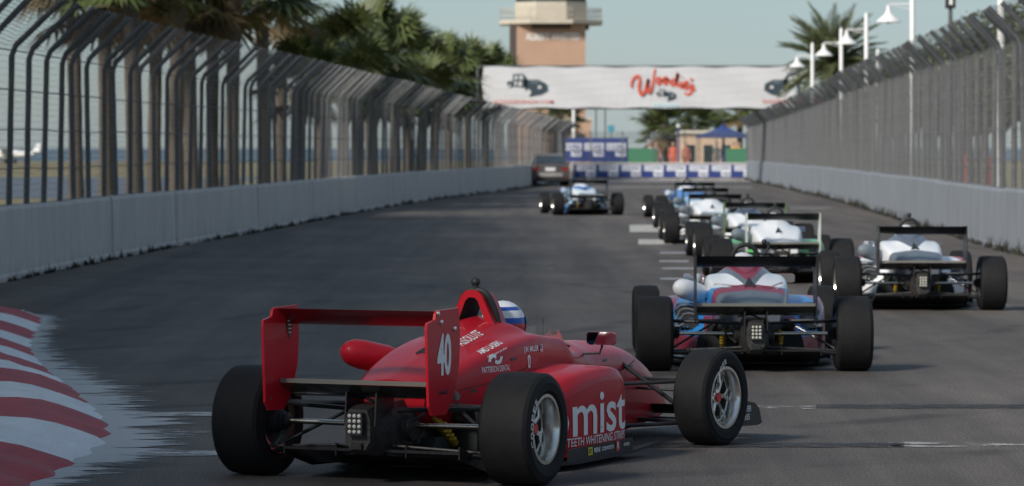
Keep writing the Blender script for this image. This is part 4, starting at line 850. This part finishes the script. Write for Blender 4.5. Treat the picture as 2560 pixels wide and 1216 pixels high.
for st_ in ([(1186, 655), (1188, 610), (1212, 575), (1240, 568), (1248, 600), (1242, 655), (1258, 705), (1285, 680), (1304, 620), (1312, 590), (1306, 650), (1318, 692), (1342, 640), (1354, 560), (1362, 512)],
            [(1372, 618), (1378, 586), (1398, 584), (1402, 610), (1388, 628), (1374, 616)], [(1402, 606), (1424, 596), (1432, 580), (1452, 584), (1454, 612), (1438, 626), (1426, 606), (1446, 592), (1470, 600)],
            [(1508, 592), (1488, 596), (1480, 622), (1496, 636), (1514, 612), (1530, 546), (1522, 610), (1528, 640), (1542, 632)], [(1556, 606), (1550, 640), (1562, 652), (1574, 640)], [(1562, 580), (1566, 574)],
            [(1574, 642), (1598, 630), (1600, 612), (1584, 616), (1576, 642), (1590, 662), (1612, 652)], [(1634, 582), (1630, 604)], [(1612, 652), (1636, 632), (1642, 644), (1630, 664), (1632, 688), (1606, 704), (1580, 690)], [(1640, 660), (1662, 676)]):
    ribbon(st_, 6.2, 'lettering', ink)
def car_emblem(cx_, cy_, sc, flip):
    """three-quarter drawing of an old wooden-bodied estate car, flat print"""
    f = -1 if flip else 1
    def L(pts, m, off): decal(poly([(px2m(x * sc * f), px2m(-y * sc)) for x, y in (pts if f > 0 else pts[::-1])]), bp2(cx_, cy_), (1, 0, 0), up, 'emblem', m, gb, off=off)
    D, Wt = M['navyprint'], M['banner_white']
    L([(-34, -26), (-8, -27), (2, -14), (2, 8), (-34, 4)], D, .006); L([(-50, -6), (-36, -10), (-34, 6), (-44, 8)], D, .006); L([(-6, -12), (30, -12), (50, -2), (52, 14), (36, 24), (8, 30), (-2, 16)], D, .006)
    L([(-30, -22), (-22, -22), (-22, -13), (-30, -12)], Wt, .010); L([(-18, -23), (-10, -23), (-8, -13), (-18, -13)], Wt, .010); L([(-30, -8), (-24, -8), (-24, 2), (-30, 1)], Wt, .010); L([(-20, -8), (-12, -8), (-12, 4), (-20, 3)], Wt, .010)
    L([(0, 14), (8, 12), (12, 20), (6, 30), (0, 26)], Wt, .010); L([(28, 4), (36, 2), (38, 9), (30, 11)], Wt, .010); L([(-44, 0), (-40, -1), (-39, 6), (-43, 6)], Wt, .010); L([(10, -8), (26, -8), (34, -3), (12, -4)], mat('slate', (.12, .17, .19), .6), .010)
car_emblem(1316, 212, 1.0, False); car_emblem(1664, 236, .5, False); car_emblem(1962, 212, 1.0, True)
decal(fit(text_geo('WOODIESWASH.COM', 1, .005, 0, 1.25), px2m(150), px2m(9.5)), bp2(1308, 255), (1, 0, 0), up, 'lettering', ink, gb, off=.01)
decal(fit(text_geo('WOODIESWASH.COM', 1, .005, 0, 1.25), px2m(150), px2m(9.5)), bp2(1980 - 0, 254), (1, 0, 0), up, 'lettering', ink, gb, off=.01)
decal(fit(text_geo('CAR WASH', 1, .02), px2m(62), px2m(9)), bp2(1664, 264), (1, 0, 0), up, 'lettering', M['tealprint'], gb, off=.01)

# ------------------------------------------------------------------ control tower
TY = 320.0
def tx(px): return (px - CX) * TY / F
def tz(py): return H - (py - HY) * TY / F
tw = tag(empty('control_tower', (tx(1378), TY, 0)), 'peach airport control tower with cream balcony and dark cab windows', 'tower'); t0 = tx(1378)
M['peach'] = mat('peach_render', (.42, .275, .195), .85, noise=.06, nscale=.8); M['cream'] = mat('cream_concrete', (.50, .45, .37), .8, noise=.08, nscale=1)
M['dkbrown'] = mat('dark_brown', (.075, .055, .05), .7, noise=.15, nscale=2); M['darkglass'] = mat('cab_glass', (.02, .04, .05), .08, coat=1)
hw = (tx(1465) - tx(1293)) / 2; mb = MB(); mb.box((0, hw, tz(62) / 2), (2 * hw, 2 * hw, tz(62))); build(mb, 'shaft', M['peach'], tw)
mb = MB(); mb.box((-hw - .33, hw * .8, tz(58) / 2), (.62, hw * 1.5, tz(58))); build(mb, 'shade_toned_side', M['dkbrown'], tw)  # dark brown slab: shade on the tower's left face put into the colour
def octa(r, z0, z1, m, nm, sy=1, inner=None, taper=1.0):
    mb = MB(); vs = []
    for z, t in ((z0, 1), (z1, taper)):
        for k in range(8): a = R(22.5 + 45 * k); vs.append((r * t * math.cos(a) / math.cos(R(22.5)), hw + r * t * math.sin(a) / math.cos(R(22.5)), z))
    mb.add(vs, [tuple(range(8))[::-1], tuple(range(8, 16))] + [(k, (k + 1) % 8, 8 + (k + 1) % 8, 8 + k) for k in range(8)]); return build(mb, nm, m, tw)
rb = (tx(1500) - tx(1242)) / 2
octa(rb, tz(60), tz(50), M['cream'], 'balcony_slab'); octa(rb * .74, tz(62) - .35, tz(60), M['dkbrown'], 'soffit', taper=1.0)
octa(rb * .70, tz(50), tz(4), M['cream'], 'cab_base'); octa(rb * .68, tz(4), tz(4) + 3.0, M['darkglass'], 'cab_window', taper=1.12); octa(rb * .86, tz(4) + 3.0, tz(4) + 3.5, M['cream'], 'cab_roof')
for k in range(8):
    a0, a1 = R(22.5 + 45 * k), R(22.5 + 45 * (k + 1)); r2 = rb / math.cos(R(22.5)) - .1
    p, q = Vector((r2 * math.cos(a0), hw + r2 * math.sin(a0), tz(50))), Vector((r2 * math.cos(a1), hw + r2 * math.sin(a1), tz(50))); mb = MB()
    for z in (.4, .8, 1.05): mb.tube([p + Vector((0, 0, z)), q + Vector((0, 0, z))], .035, 6)
    for j in range(9): m0 = p.lerp(q, j / 8); mb.tube([m0, m0 + Vector((0, 0, 1.05))], .022, 5)
    build(mb, 'balcony_railing', M['cream'], tw)
for s_, cx_ in (('ALBERT', 1344), ('WHITTED', 1414)):
    decal(fit(text_geo(s_, 1, .02), tx(1344 + 30) - tx(1344 - 30) if s_ == 'ALBERT' else tx(1414 + 36) - tx(1414 - 36), .62), (tx(cx_) - t0, -.02, tz(92)), (1, 0, 0), up, 'lettering', M['white'], tw, off=.02)
# low peach terminal wing behind the sign
lb = tag(empty('terminal_building', (tx(1420), 300, 0)), 'low peach building at the foot of the control tower', 'building')
mb = MB(); mb.box((0, 3, 2.0), (3.2, 6, 4.0)); build(mb, 'wall', M['peach'], lb); mb = MB(); mb.box((0, 3, 4.1), (3.5, 6.3, .25)); build(mb, 'roof', M['cream'], lb)
for k in range(2): mb = MB(); mb.box((-.7 + 1.4 * k, -.02, 2.2), (.8, .06, 1.3)); build(mb, 'window', M['darkglass'], lb)

# ------------------------------------------------------------------ palms
def fan_crown(seed, n=46, rad=1.55):
    g = np.random.default_rng(seed); T = []; Dr = []
    for i in range(n):
        az = g.uniform(0, 2 * math.pi); el = R(g.uniform(-48, 82)); dry = el < R(-28); ln = rad * g.uniform(.50, .72)
        d = np.array([math.cos(az) * math.cos(el), math.sin(az) * math.cos(el), math.sin(el)]); s_ = np.array([-math.sin(az), math.cos(az), 0]); nn = np.cross(s_, d)
        hub = d * ln - np.array([0, 0, .10 * ln]); w0 = .012
        T += [s_ * w0, -s_ * w0, hub]
        fl = rad * g.uniform(.48, .66); nb = 15
        for k in range(nb):
            a = R(-115 + 230 * k / (nb - 1)); bd = d * math.cos(a) + s_ * math.sin(a) + nn * (.22 * abs(math.sin(a)) + .05 * (k % 2)); bd /= np.linalg.norm(bd); L = fl * (1 - .28 * abs(a) / 2) * g.uniform(.85, 1.1)
            side_ = np.cross(bd, nn); side_ /= np.linalg.norm(side_); w1 = .036 * rad; mid = hub + bd * L * .5; tip = hub + bd * L + np.array([0, 0, -.20 * L * g.uniform(.4, 1.2)])
            (Dr if dry else T).extend([hub, mid + side_ * w1, mid - side_ * w1, mid + side_ * w1, tip, mid - side_ * w1])
    return np.array(T), np.array(Dr)
FAN = []
for sd_ in (1, 2, 3):
    a, b = fan_crown(sd_); FAN.append((np_mesh('crown', a, 3), np_mesh('dry_skirt', b, 3)))
def palm(name, loc, h, sc, label, group, kind=0, rt=.19):
    r = tag(empty(name, loc, random.uniform(0, 6)), label, 'palm tree', group); mb = MB(); n = 12; lean = (random.uniform(-.2, .2), random.uniform(-.2, .2))
    pts = [(lean[0] * (k / n) ** 2, lean[1] * (k / n) ** 2, h * k / n - .05) for k in range(n + 1)]; mb.tube(pts, [rt * (1.25 - .25 * min(1, k / 3)) * (1 + .05 * (k % 2)) for k in range(n + 1)], 10); build(mb, 'trunk', M['bark'], r, 40)
    bt = MB()
    for k in range(26):                             # old leaf bases under the crown
        a = k * 2.4; z = h - 1.0 + k * .036; c_, s_ = math.cos(a), math.sin(a); bt.tube([(lean[0] + rt * .8 * c_, lean[1] + rt * .8 * s_, z), (lean[0] + (rt + .13) * c_, lean[1] + (rt + .13) * s_, z + .22)], [.05, .02], 5)
    stuff(build(bt, 'leaf_bases', M['bark'], r))
    for nm, me, m in (('crown', FAN[kind][0], M['leaf_palm']), ('dry_skirt', FAN[kind][1], M['leaf_dry'])): o = stuff(link(nm, me, m, r)); o.location = (lean[0], lean[1], h); o.scale = (sc, sc, sc * 1.0); o.rotation_euler = (0, 0, random.uniform(0, 6))
    return r
def palm_at(px, py, Y, sc, label, group, kind=0, name='palm_tree'):       # crown centre in the photo, at distance Y
    p = AT(px, py, Y); return palm(name, (p.x, Y, -.02), p.z, sc, label, group, kind)
g1 = 'fan palms behind the pale wall'; t1 = 'tall fan palm with shaggy crown and trunk close behind the fence'; t2 = 'fan palm in the dense dark clump behind the pale wall'
for i, (px, py, Y, sc) in enumerate(((190, -95, 99, 1.25), (335, -55, 93, 1.45), (440, -120, 97, 1.4), (478, -30, 101, 1.35), (580, -45, 99, 1.42), (660, -50, 107, 1.35), (265, -35, 103, 1.45), (385, 10, 108, 1.3), (530, -5, 110, 1.35), (700, 10, 116, 1.2))): palm_at(px, py, Y, sc, t1, g1, i % 3)
for i, (px, py, Y, sc) in enumerate(((800, 165, 124, 1.15), (860, 150, 128, 1.25), (930, 125, 120, 1.40), (985, 150, 132, 1.3), (1020, 190, 136, 1.2), (1085, 190, 140, 1.25), (1120, 200, 178, 1.4), (1170, 190, 176, 1.35), (1212, 195, 182, 1.3), (1245, 215, 190, 1.3), (895, 210, 116, 1.1), (1050, 235, 130, 1.1), (740, 205, 111, 1.05))): palm_at(px, py, Y, sc, t2, g1, i % 3)
g2 = 'fan palms beyond the far barrier'
for i, (px, py, Y, sc) in enumerate(((1395, 285, 250, 1.35), (1410, 300, 262, 1.0))): palm_at(px, py, Y, sc, ('taller fan palm in front of the peach control tower', 'shorter fan palm beside the peach control tower')[i], g2, i)
for i, (px, py, Y, sc) in enumerate(((1665, 312, 235, 1.45), (1725, 305, 240, 1.5), (1760, 318, 250, 1.2), (1645, 340, 246, 1.1))): palm_at(px, py, Y, sc, 'fan palm beyond the far barrier beside the blue canopy', g2, i % 3)
palm_at(1848, 270, 228, 1.1, 'fan palm seen under the right end of the banner', None, 1); palm_at(1895, 262, 232, 1.1, 'fan palm between the banner and the grey fence', None, 2)

# date palm beside the lamp posts: every frond is a part
def frond_mesh(seed):
    g = np.random.default_rng(seed); mb = MB(); L = 2.3; n = 26; pts = []
    for k in range(n + 1): t = k / n; pts.append(np.array([L * t, 0, .50 * t - .62 * t * t]))
    mb.tube([tuple(p) for p in pts[::2]], [.03 * (1 - .9 * k / (n // 2)) + .003 for k in range(n // 2 + 1)], 4)
    for k in range(3, n + 1):
        t = k / n; ll = .52 * math.sin(math.pi * min(.93, .15 + .85 * t)) + .06
        for s in (1, -1):
            b = pts[k]; d = np.array([.62 + .4 * t, s * .75, .30 + g.uniform(-.12, .12)]); d /= np.linalg.norm(d); w_ = np.array([.030, 0, 0]); tip = b + d * ll + np.array([0, 0, -.05])
            mb.add([b - w_, b + w_, b + d * ll * .5 + w_ * .8, tip, b + d * ll * .5 - w_ * .8], [(0, 1, 2, 3, 4)])
    return mb.mesh('frond', fix=False)
FR_M = [frond_mesh(i) for i in (0, 1, 2)]
dp = AT(2080, 158, 152); dr = tag(empty('date_palm', (dp.x, dp.y, -.02)), 'feathery date palm with arching fronds behind the white lamps', 'palm tree')
mb = MB(); mb.tube([(0, 0, dp.z * k / 8) for k in range(9)], [.30, .27, .26, .25, .25, .25, .26, .28, .24], 12); build(mb, 'trunk', M['bark'], dr, 40)
for k in range(84):
    o = link('frond', FR_M[k % 3], M['leaf_date'], dr); el = random.uniform(-40, 86); o.location = (0, 0, dp.z - .05); o.rotation_euler = (random.uniform(-.3, .3), -R(el * .85), k * 2.39996); s_ = random.uniform(.85, 1.08) * 1.12; o.scale = (s_, s_, s_)

# ------------------------------------------------------------------ unseen trees, added to throw shade over the left of the track
def leaf_crown(seed, n, lobes):
    g = np.random.default_rng(seed); out = []
    for (c, r, k) in lobes:
        m = int(n * k); d = g.normal(size=(m, 3)); d /= np.linalg.norm(d, axis=1)[:, None]; rad = g.uniform(.45, 1.0, m) ** .5
        wob = 1 + .22 * np.sin(d[:, 0] * 7 + c[0] * 3) * np.sin(d[:, 1] * 6 + c[1]) * np.cos(d[:, 2] * 5)
        p = np.array(c) + d * np.array(r) * (rad * wob)[:, None]; a = g.normal(size=(m, 3)); a /= np.linalg.norm(a, axis=1)[:, None]; b = np.cross(a, g.normal(size=(m, 3))); b /= np.linalg.norm(b, axis=1)[:, None]
        s1 = g.uniform(.09, .17, m)[:, None]; s2 = s1 * .6; out.append(np.stack([p - a * s1, p + b * s2, p + a * s1, p - b * s2], 1).reshape(-1, 3))
    return np.concatenate(out)
lob = [((0, 0, 6.2), (2.8, 2.8, 2.0), .3), ((1.9, .8, 5.4), (2.2, 2.2, 1.6), .2), ((-1.9, -.6, 5.6), (2.3, 2.2, 1.7), .2), ((.2, -2.0, 5.0), (2.2, 2.0, 1.5), .15), ((-.4, 2.0, 5.2), (2.2, 2.1, 1.6), .15)]
OAK = [np_mesh('crown', leaf_crown(i, 5200, lob), 4) for i in (5, 6)]
tm = MB(); tm.tube([(0, 0, -.05), (.05, 0, 1.5), (0, .05, 3.2)], [.32, .24, .2], 10)
for q in ((1.8, .7, 5.4), (-1.8, -.5, 5.6), (.2, -1.9, 5.0), (-.4, 1.9, 5.2), (0, 0, 6.6)): tm.tube([(0, .05, 3.1), (q[0] * .5, q[1] * .5, 4.2), q], [.16, .10, .04], 7)
OTR = tm.mesh('trunk', 40)
def oak(loc, sc, label, group, i):
    r = tag(empty('shade_tree', loc, random.uniform(0, 6)), label, 'tree', group); r.scale = (sc, sc, sc); link('trunk', OTR, M['bark'], r); stuff(link('crown', OAK[i % 2], M['leaf_oak'], r)); return r
i = 0
for y in np.arange(-26, 79, 6.1):
    x = -14.6 + .5 * math.sin(y); oak((x, y, -.02), 1.58 + .10 * math.sin(y * 2), 'unseen leafy tree added to shade the left of the track', 'unseen trees added to shade the left of the track', i); i += 1
# trees and bushes behind the grey fence on the right
for i, (px, Y, sc) in enumerate(((2330, 118, .62), (2420, 112, .66), (2500, 104, .70), (2590, 98, .70), (2240, 150, .66), (2150, 175, .62), (2460, 130, .7), (2060, 205, .62), (1990, 225, .55))):
    p = AT(px, 370, Y); oak((p.x, Y, -.02), sc, 'bushy green tree behind the grey fence and lamp posts', 'trees behind the lamp posts', i)

# ------------------------------------------------------------------ lamp posts behind the right-hand wall
M['lampwhite'] = mat('white_enamel', (.74, .74, .73), .45, noise=.04)
lp = MB(); lp.tube([(0, 0, -.02), (0, 0, 5.9), (0, 0, 5.98)], [.085, .065, .02], 10); lp.tube([(0, 0, -.02), (0, 0, .5)], .12, 10); LPM = lp.mesh('pole', 40)
la = MB(); la.tube([(0, 0, 5.45), (-.62, 0, 5.45)], .022, 6); la.tube([(0, 0, 5.30), (-.55, 0, 5.43)], .012, 5); LAM = la.mesh('arm', 40)
ls = MB(); ls.lathe([(5.42, .05), (5.30, .06), (5.20, .10), (5.08, .24), (5.02, .31), (4.98, .33), (4.98, .30), (5.06, .2)], 'z', 24, (-.62, 0, 0)); LSM = ls.mesh('lamp_shade', 30)
lb_ = MB(); lb_.ball((-.62, 0, 5.03), .09); LBM = lb_.mesh('bulb', 50)
for px, Y, lab in ((2031, 147, 'white lamp post with bell shade nearest the end of the banner'), (2103, 129, 'white lamp post with bell shade before the date palm'), (2166, 114.5, 'white lamp post with bell shade rising past the date palm'), (2281, 94.5, 'white lamp post with bell shade between the date palm and signal'), (2502, 70.5, 'white lamp post with bell shade beyond the signal pole')):
    p = AT(px, 370, Y); r = tag(empty('lamp_post', (p.x, Y, 0)), lab, 'lamp post', 'white lamp posts behind the grey fence')
    link('pole', LPM, M['lampwhite'], r); link('arm', LAM, M['lampwhite'], r); link('lamp_shade', LSM, M['lampwhite'], r); link('bulb', LBM, M['led'], r)
p = AT(2195, 370, 128); r = tag(empty('pole', (p.x, 128, 0)), 'short plain white pole beside the date palm', 'pole'); mb = MB(); mb.tube([(0, 0, 0), (0, 0, 5.1)], .07, 8); build(mb, 'shaft', M['lampwhite'], r); mb = MB(); mb.ball((0, 0, 5.1), .085); build(mb, 'cap', M['lampwhite'], r)
p = AT(2376, 370, 96); r = tag(empty('signal_pole', (p.x, 96, 0)), 'dark signal box with pale centre on a grey pole', 'signal')
mb = MB(); mb.tube([(0, 0, 0), (0, 0, 5.5)], .055, 8); build(mb, 'pole', M['steel'], r); mb = MB(); mb.box((0, 0, 5.85), (.26, .2, .9), taper=.8); build(mb, 'housing', M['black'], r); mb = MB(); mb.box((0, -.105, 5.85), (.09, .02, .72)); build(mb, 'lens', M['lampwhite'], r)
for px, py, Y in ((2000, 400, 138), (2062, 402, 122), (2098, 404, 116), (2175, 405, 102), (2255, 410, 90), (2300, 412, 85), (2340, 415, 80), (2412, 412, 74), (2460, 425, 69), (2484, 418, 68)):
    xw = np.interp(Y, RW[:, 1], RW[:, 0]); X = max((px - CX) * Y / F, xw + .5); r = tag(empty('marker_post', (X, Y, 0)), 'slim red marker post behind the blue-grey wall', 'post', 'red marker posts behind the blue-grey wall')
    mb = MB(); mb.tube([(0, 0, 0), (0, 0, 1.0), (0, 0, 1.55), (0, 0, 1.6)], [.04, .04, .04, .015], 8); build(mb, 'shaft', M['redprint'], r); mb = MB(); mb.tube([(0, 0, 1.30), (0, 0, 1.36)], .043, 8); build(mb, 'band', M['dkred'], r)

# ------------------------------------------------------------------ beyond the barrier: canopy, flagpole, hut, people, hoarding
cp = AT(1808, 340, 214); r = tag(empty('canopy', (cp.x, 214, 0)), 'blue pyramid canopy on poles behind the far barrier', 'canopy'); M['canvas'] = mat('blue_canvas', (.03, .06, .20), .8, noise=.08)
zt, ze = AT(0, 310, 214).z, AT(0, 340, 214).z; mb = MB(); n_ = 8; rows = []
for k in range(n_ + 1): t = k / n_; hwd = 1.55 * t ** 1.25 + .02; zz = zt + (ze - zt) * (t ** .8); rows.append([(hwd * a, hwd * b, zz) for a, b in ((-1, -1), (1, -1), (1, 1), (-1, 1))])
mb.grid(rows, wrap=True); build(mb, 'roof', M['canvas'], r, 40); mb = MB(); mb.box((0, 0, ze - .06), (3.1, 3.1, .12)); build(mb, 'valance', M['canvas'], r)
for a in (-1.45, 1.45):
    for b in (-1.45, 1.45): mb = MB(); mb.tube([(a, b, 0), (a, b, ze)], .03, 6); build(mb, 'leg', M['steel'], r)
mb = MB(); mb.tube([(0, -.3, 0), (0, -.3, zt)], .07, 8); build(mb, 'centre_pole', M['canvas'], r)
p = AT(1696, 370, 206); r = tag(empty('flagpole', (p.x, 206, 0)), 'thin blue pole with white cap behind the far barrier', 'pole'); mb = MB(); mb.tube([(0, 0, 0), (0, 0, AT(0, 318, 206).z)], .055, 8); build(mb, 'shaft', M['ad_blue'], r); mb = MB(); mb.ball((0, 0, AT(0, 316, 206).z), .10); build(mb, 'cap', M['white'], r)
p = AT(1434, 370, 204); r = tag(empty('flagpole', (p.x, 204, 0)), 'white pole rising behind the navy board towards the banner', 'pole'); mb = MB(); mb.tube([(0, 0, 0), (0, 0, 4.2)], .09, 8); build(mb, 'shaft', M['lampwhite'], r); mb = MB(); mb.ball((0, 0, 4.2), .10); build(mb, 'cap', M['lampwhite'], r)
for px in (1490, 1513): p = AT(px, 370, 230); r = tag(empty('mast', (p.x, 230, 0)), 'thin grey mast behind the navy board', 'mast', 'thin masts behind the navy board'); mb = MB(); mb.tube([(0, 0, 0), (0, 0, 5.0)], .045, 6); build(mb, 'shaft', M['steel'], r); mb = MB(); mb.box((0, 0, 5.0), (.3, .05, .05)); build(mb, 'cross_arm', M['steel'], r)
p = AT(1528, 322, 210); r = tag(empty('sign', (p.x, 210, 0)), 'small teal sign on a post above the navy board', 'sign'); mb = MB(); mb.tube([(0, .03, 0), (0, .03, p.z)], .03, 6); build(mb, 'post', M['steel'], r); mb = MB(); mb.box((0, 0, p.z), (.38, .03, .38)); build(mb, 'plate', mat('teal_sign', (.06, .25, .36), .5), r)
hut = tag(empty('pavilion', (AT(1770, 370, 225).x, 225, 0)), 'low cream pavilion beneath the palms behind the barrier', 'building'); mb = MB(); mb.box((0, 1.5, 1.3), (3.6, 3, 2.6)); build(mb, 'wall', mat('warm_cream', (.55, .40, .29), .8, noise=.06), hut); mb = MB(); mb.box((0, 1.5, 2.7), (4.0, 3.4, .2), taper=.8); build(mb, 'roof', M['cream'], hut)
for k in (-1, 0, 1): mb = MB(); mb.box((k * 1.1, -.02, 1.3), (.55, .06, 1.2)); build(mb, 'window', M['darkglass'], hut)
M['hoard'] = mat('green_screen', (.05, .20, .11), .8, noise=.15)
for px, wd in ((1590, 2.4), (1850, 1.6)): p = AT(px, 370, 205); r = tag(empty('windscreen_fence', (p.x, 205, 0)), 'green fabric screen %s behind the far barrier' % ('beside the navy board' if px < 1700 else 'under the blue canopy'), 'screen'); mb = MB(); mb.box((0, 0, .95), (wd, .04, 1.5)); build(mb, 'fabric', M['hoard'], r); mb = MB(); mb.tube([(-wd / 2, .05, 0), (-wd / 2, .05, 1.9)], .03, 6); build(mb, 'post', M['steel'], r); mb = MB(); mb.tube([(wd / 2, .05, 0), (wd / 2, .05, 1.9)], .03, 6); build(mb, 'post', M['steel'], r)
def stand_mesh():
    V = [(0, 0, .95), (0, 0, 1.12), (0, .01, 1.36), (0, 0, 1.50), (0, .01, 1.58)]; E = [(0, 1), (1, 2), (2, 3), (3, 4)]; r_ = [.13, .12, .13, .055, .06]
    for s in (1, -1):
        a = len(V); V += [(s * .18, 0, 1.42), (s * .24, -.02, 1.14), (s * .24, .08, .90), (s * .24, .10, .80)]; E += [(2, a), (a, a + 1), (a + 1, a + 2), (a + 2, a + 3)]; r_ += [.06, .05, .038, .035]
        c = len(V); V += [(s * .10, 0, .88), (s * .11, .02, .50), (s * .12, 0, .08), (s * .12, .14, .04)]; E += [(0, c), (c, c + 1), (c + 1, c + 2), (c + 2, c + 3)]; r_ += [.09, .065, .045, .04]
    return skin_mesh('person', V, E, r_)
K['stand'] = stand_mesh()
mb = MB(); mb.ball((0, .02, 1.67), (.08, .10, .12)); mb.ball((0, .125, 1.66), (.015, .02, .02), 8, 6); K['head'] = mb.mesh('head', 60)
mb = MB(); mb.ball((0, -.005, 1.70), (.085, .10, .10)); K['hair'] = mb.mesh('hair', 60)
skinm = mat('skin', (.42, .26, .19), .6); hairm = mat('hair', (.04, .03, .02), .7)
for px, Y, col, lab in ((1834, 208, (.75, .36, .05), 'person in an orange top standing under the blue canopy'), (1848, 209, (.75, .40, .07), 'person in a bright orange jacket beside the canopy pole'), (1683, 206.5, (.62, .14, .08), 'person in a red top beside the blue pole'), (1715, 207, (.60, .20, .13), 'person in a coral top near the cream pavilion'), (1640, 207, (.62, .30, .26), 'person in a pink top beside the green screen'), (1625, 207.5, (.5, .45, .42), 'person in a pale top beside the green screen'), (1792, 208, (.08, .10, .10), 'person in dark clothes under the blue canopy')):
    p = AT(px, 370, Y); d = link('person', K['stand'], mat('clothes', col, .8, noise=.1)); d.location = (p.x, Y, .25); d.rotation_euler = (0, 0, math.pi + random.uniform(-.5, .5)); tag(d, lab, 'person', None); link('head', K['head'], skinm, d); link('hair', K['hair'], hairm, d)
mb = MB(); mb.box((AT(1740, 370, 208).x, 208, .12), (8.5, 4.5, .25)); struct(build(mb, 'spectator_path', M['wall']))

# ------------------------------------------------------------------ light aircraft parked on the far grass at the left
p = AT(30, 397, 400); r = tag(empty('light_aircraft', (p.x, 400, 0), R(70)), 'small white light aircraft parked beyond the left fence', 'aircraft'); mb = MB()
mb.tube([(0, -3.2, 1.15), (0, -2, 1.05), (0, 0, 1.0), (0, 1.2, 1.0), (0, 2.2, .95), (0, 2.7, .92)], [.08, .25, .52, .55, .38, .12], 12); build(mb, 'fuselage', M['lampwhite'], r, 50)
mb = MB(); mb.box((0, .6, 1.62), (9.2, 1.3, .14)); build(mb, 'wing', M['lampwhite'], r); mb = MB(); mb.box((0, -3.0, 1.25), (3.0, .7, .08)); build(mb, 'tailplane', M['lampwhite'], r); mb = MB(); mb.prism([(-3.4, 1.2), (-2.4, 1.2), (-3.1, 2.2), (-3.5, 2.2)], lambda u, v, w_: (w_ - .04, u, v), .08); build(mb, 'fin', M['lampwhite'], r)
for x, y in ((-1.1, .2), (1.1, .2), (0, 2.0)):
    mb = MB(); mb.lathe([(-.07, .05), (-.07, .18), (0, .2), (.07, .18), (.07, .05)], 'x', 14, (x, y, .2)); build(mb, 'wheel', M['rubber'], r); mb = MB(); mb.tube([(x, y, .2), (x * .3, y, .75)], .03, 6); build(mb, 'strut', M['steel'], r)
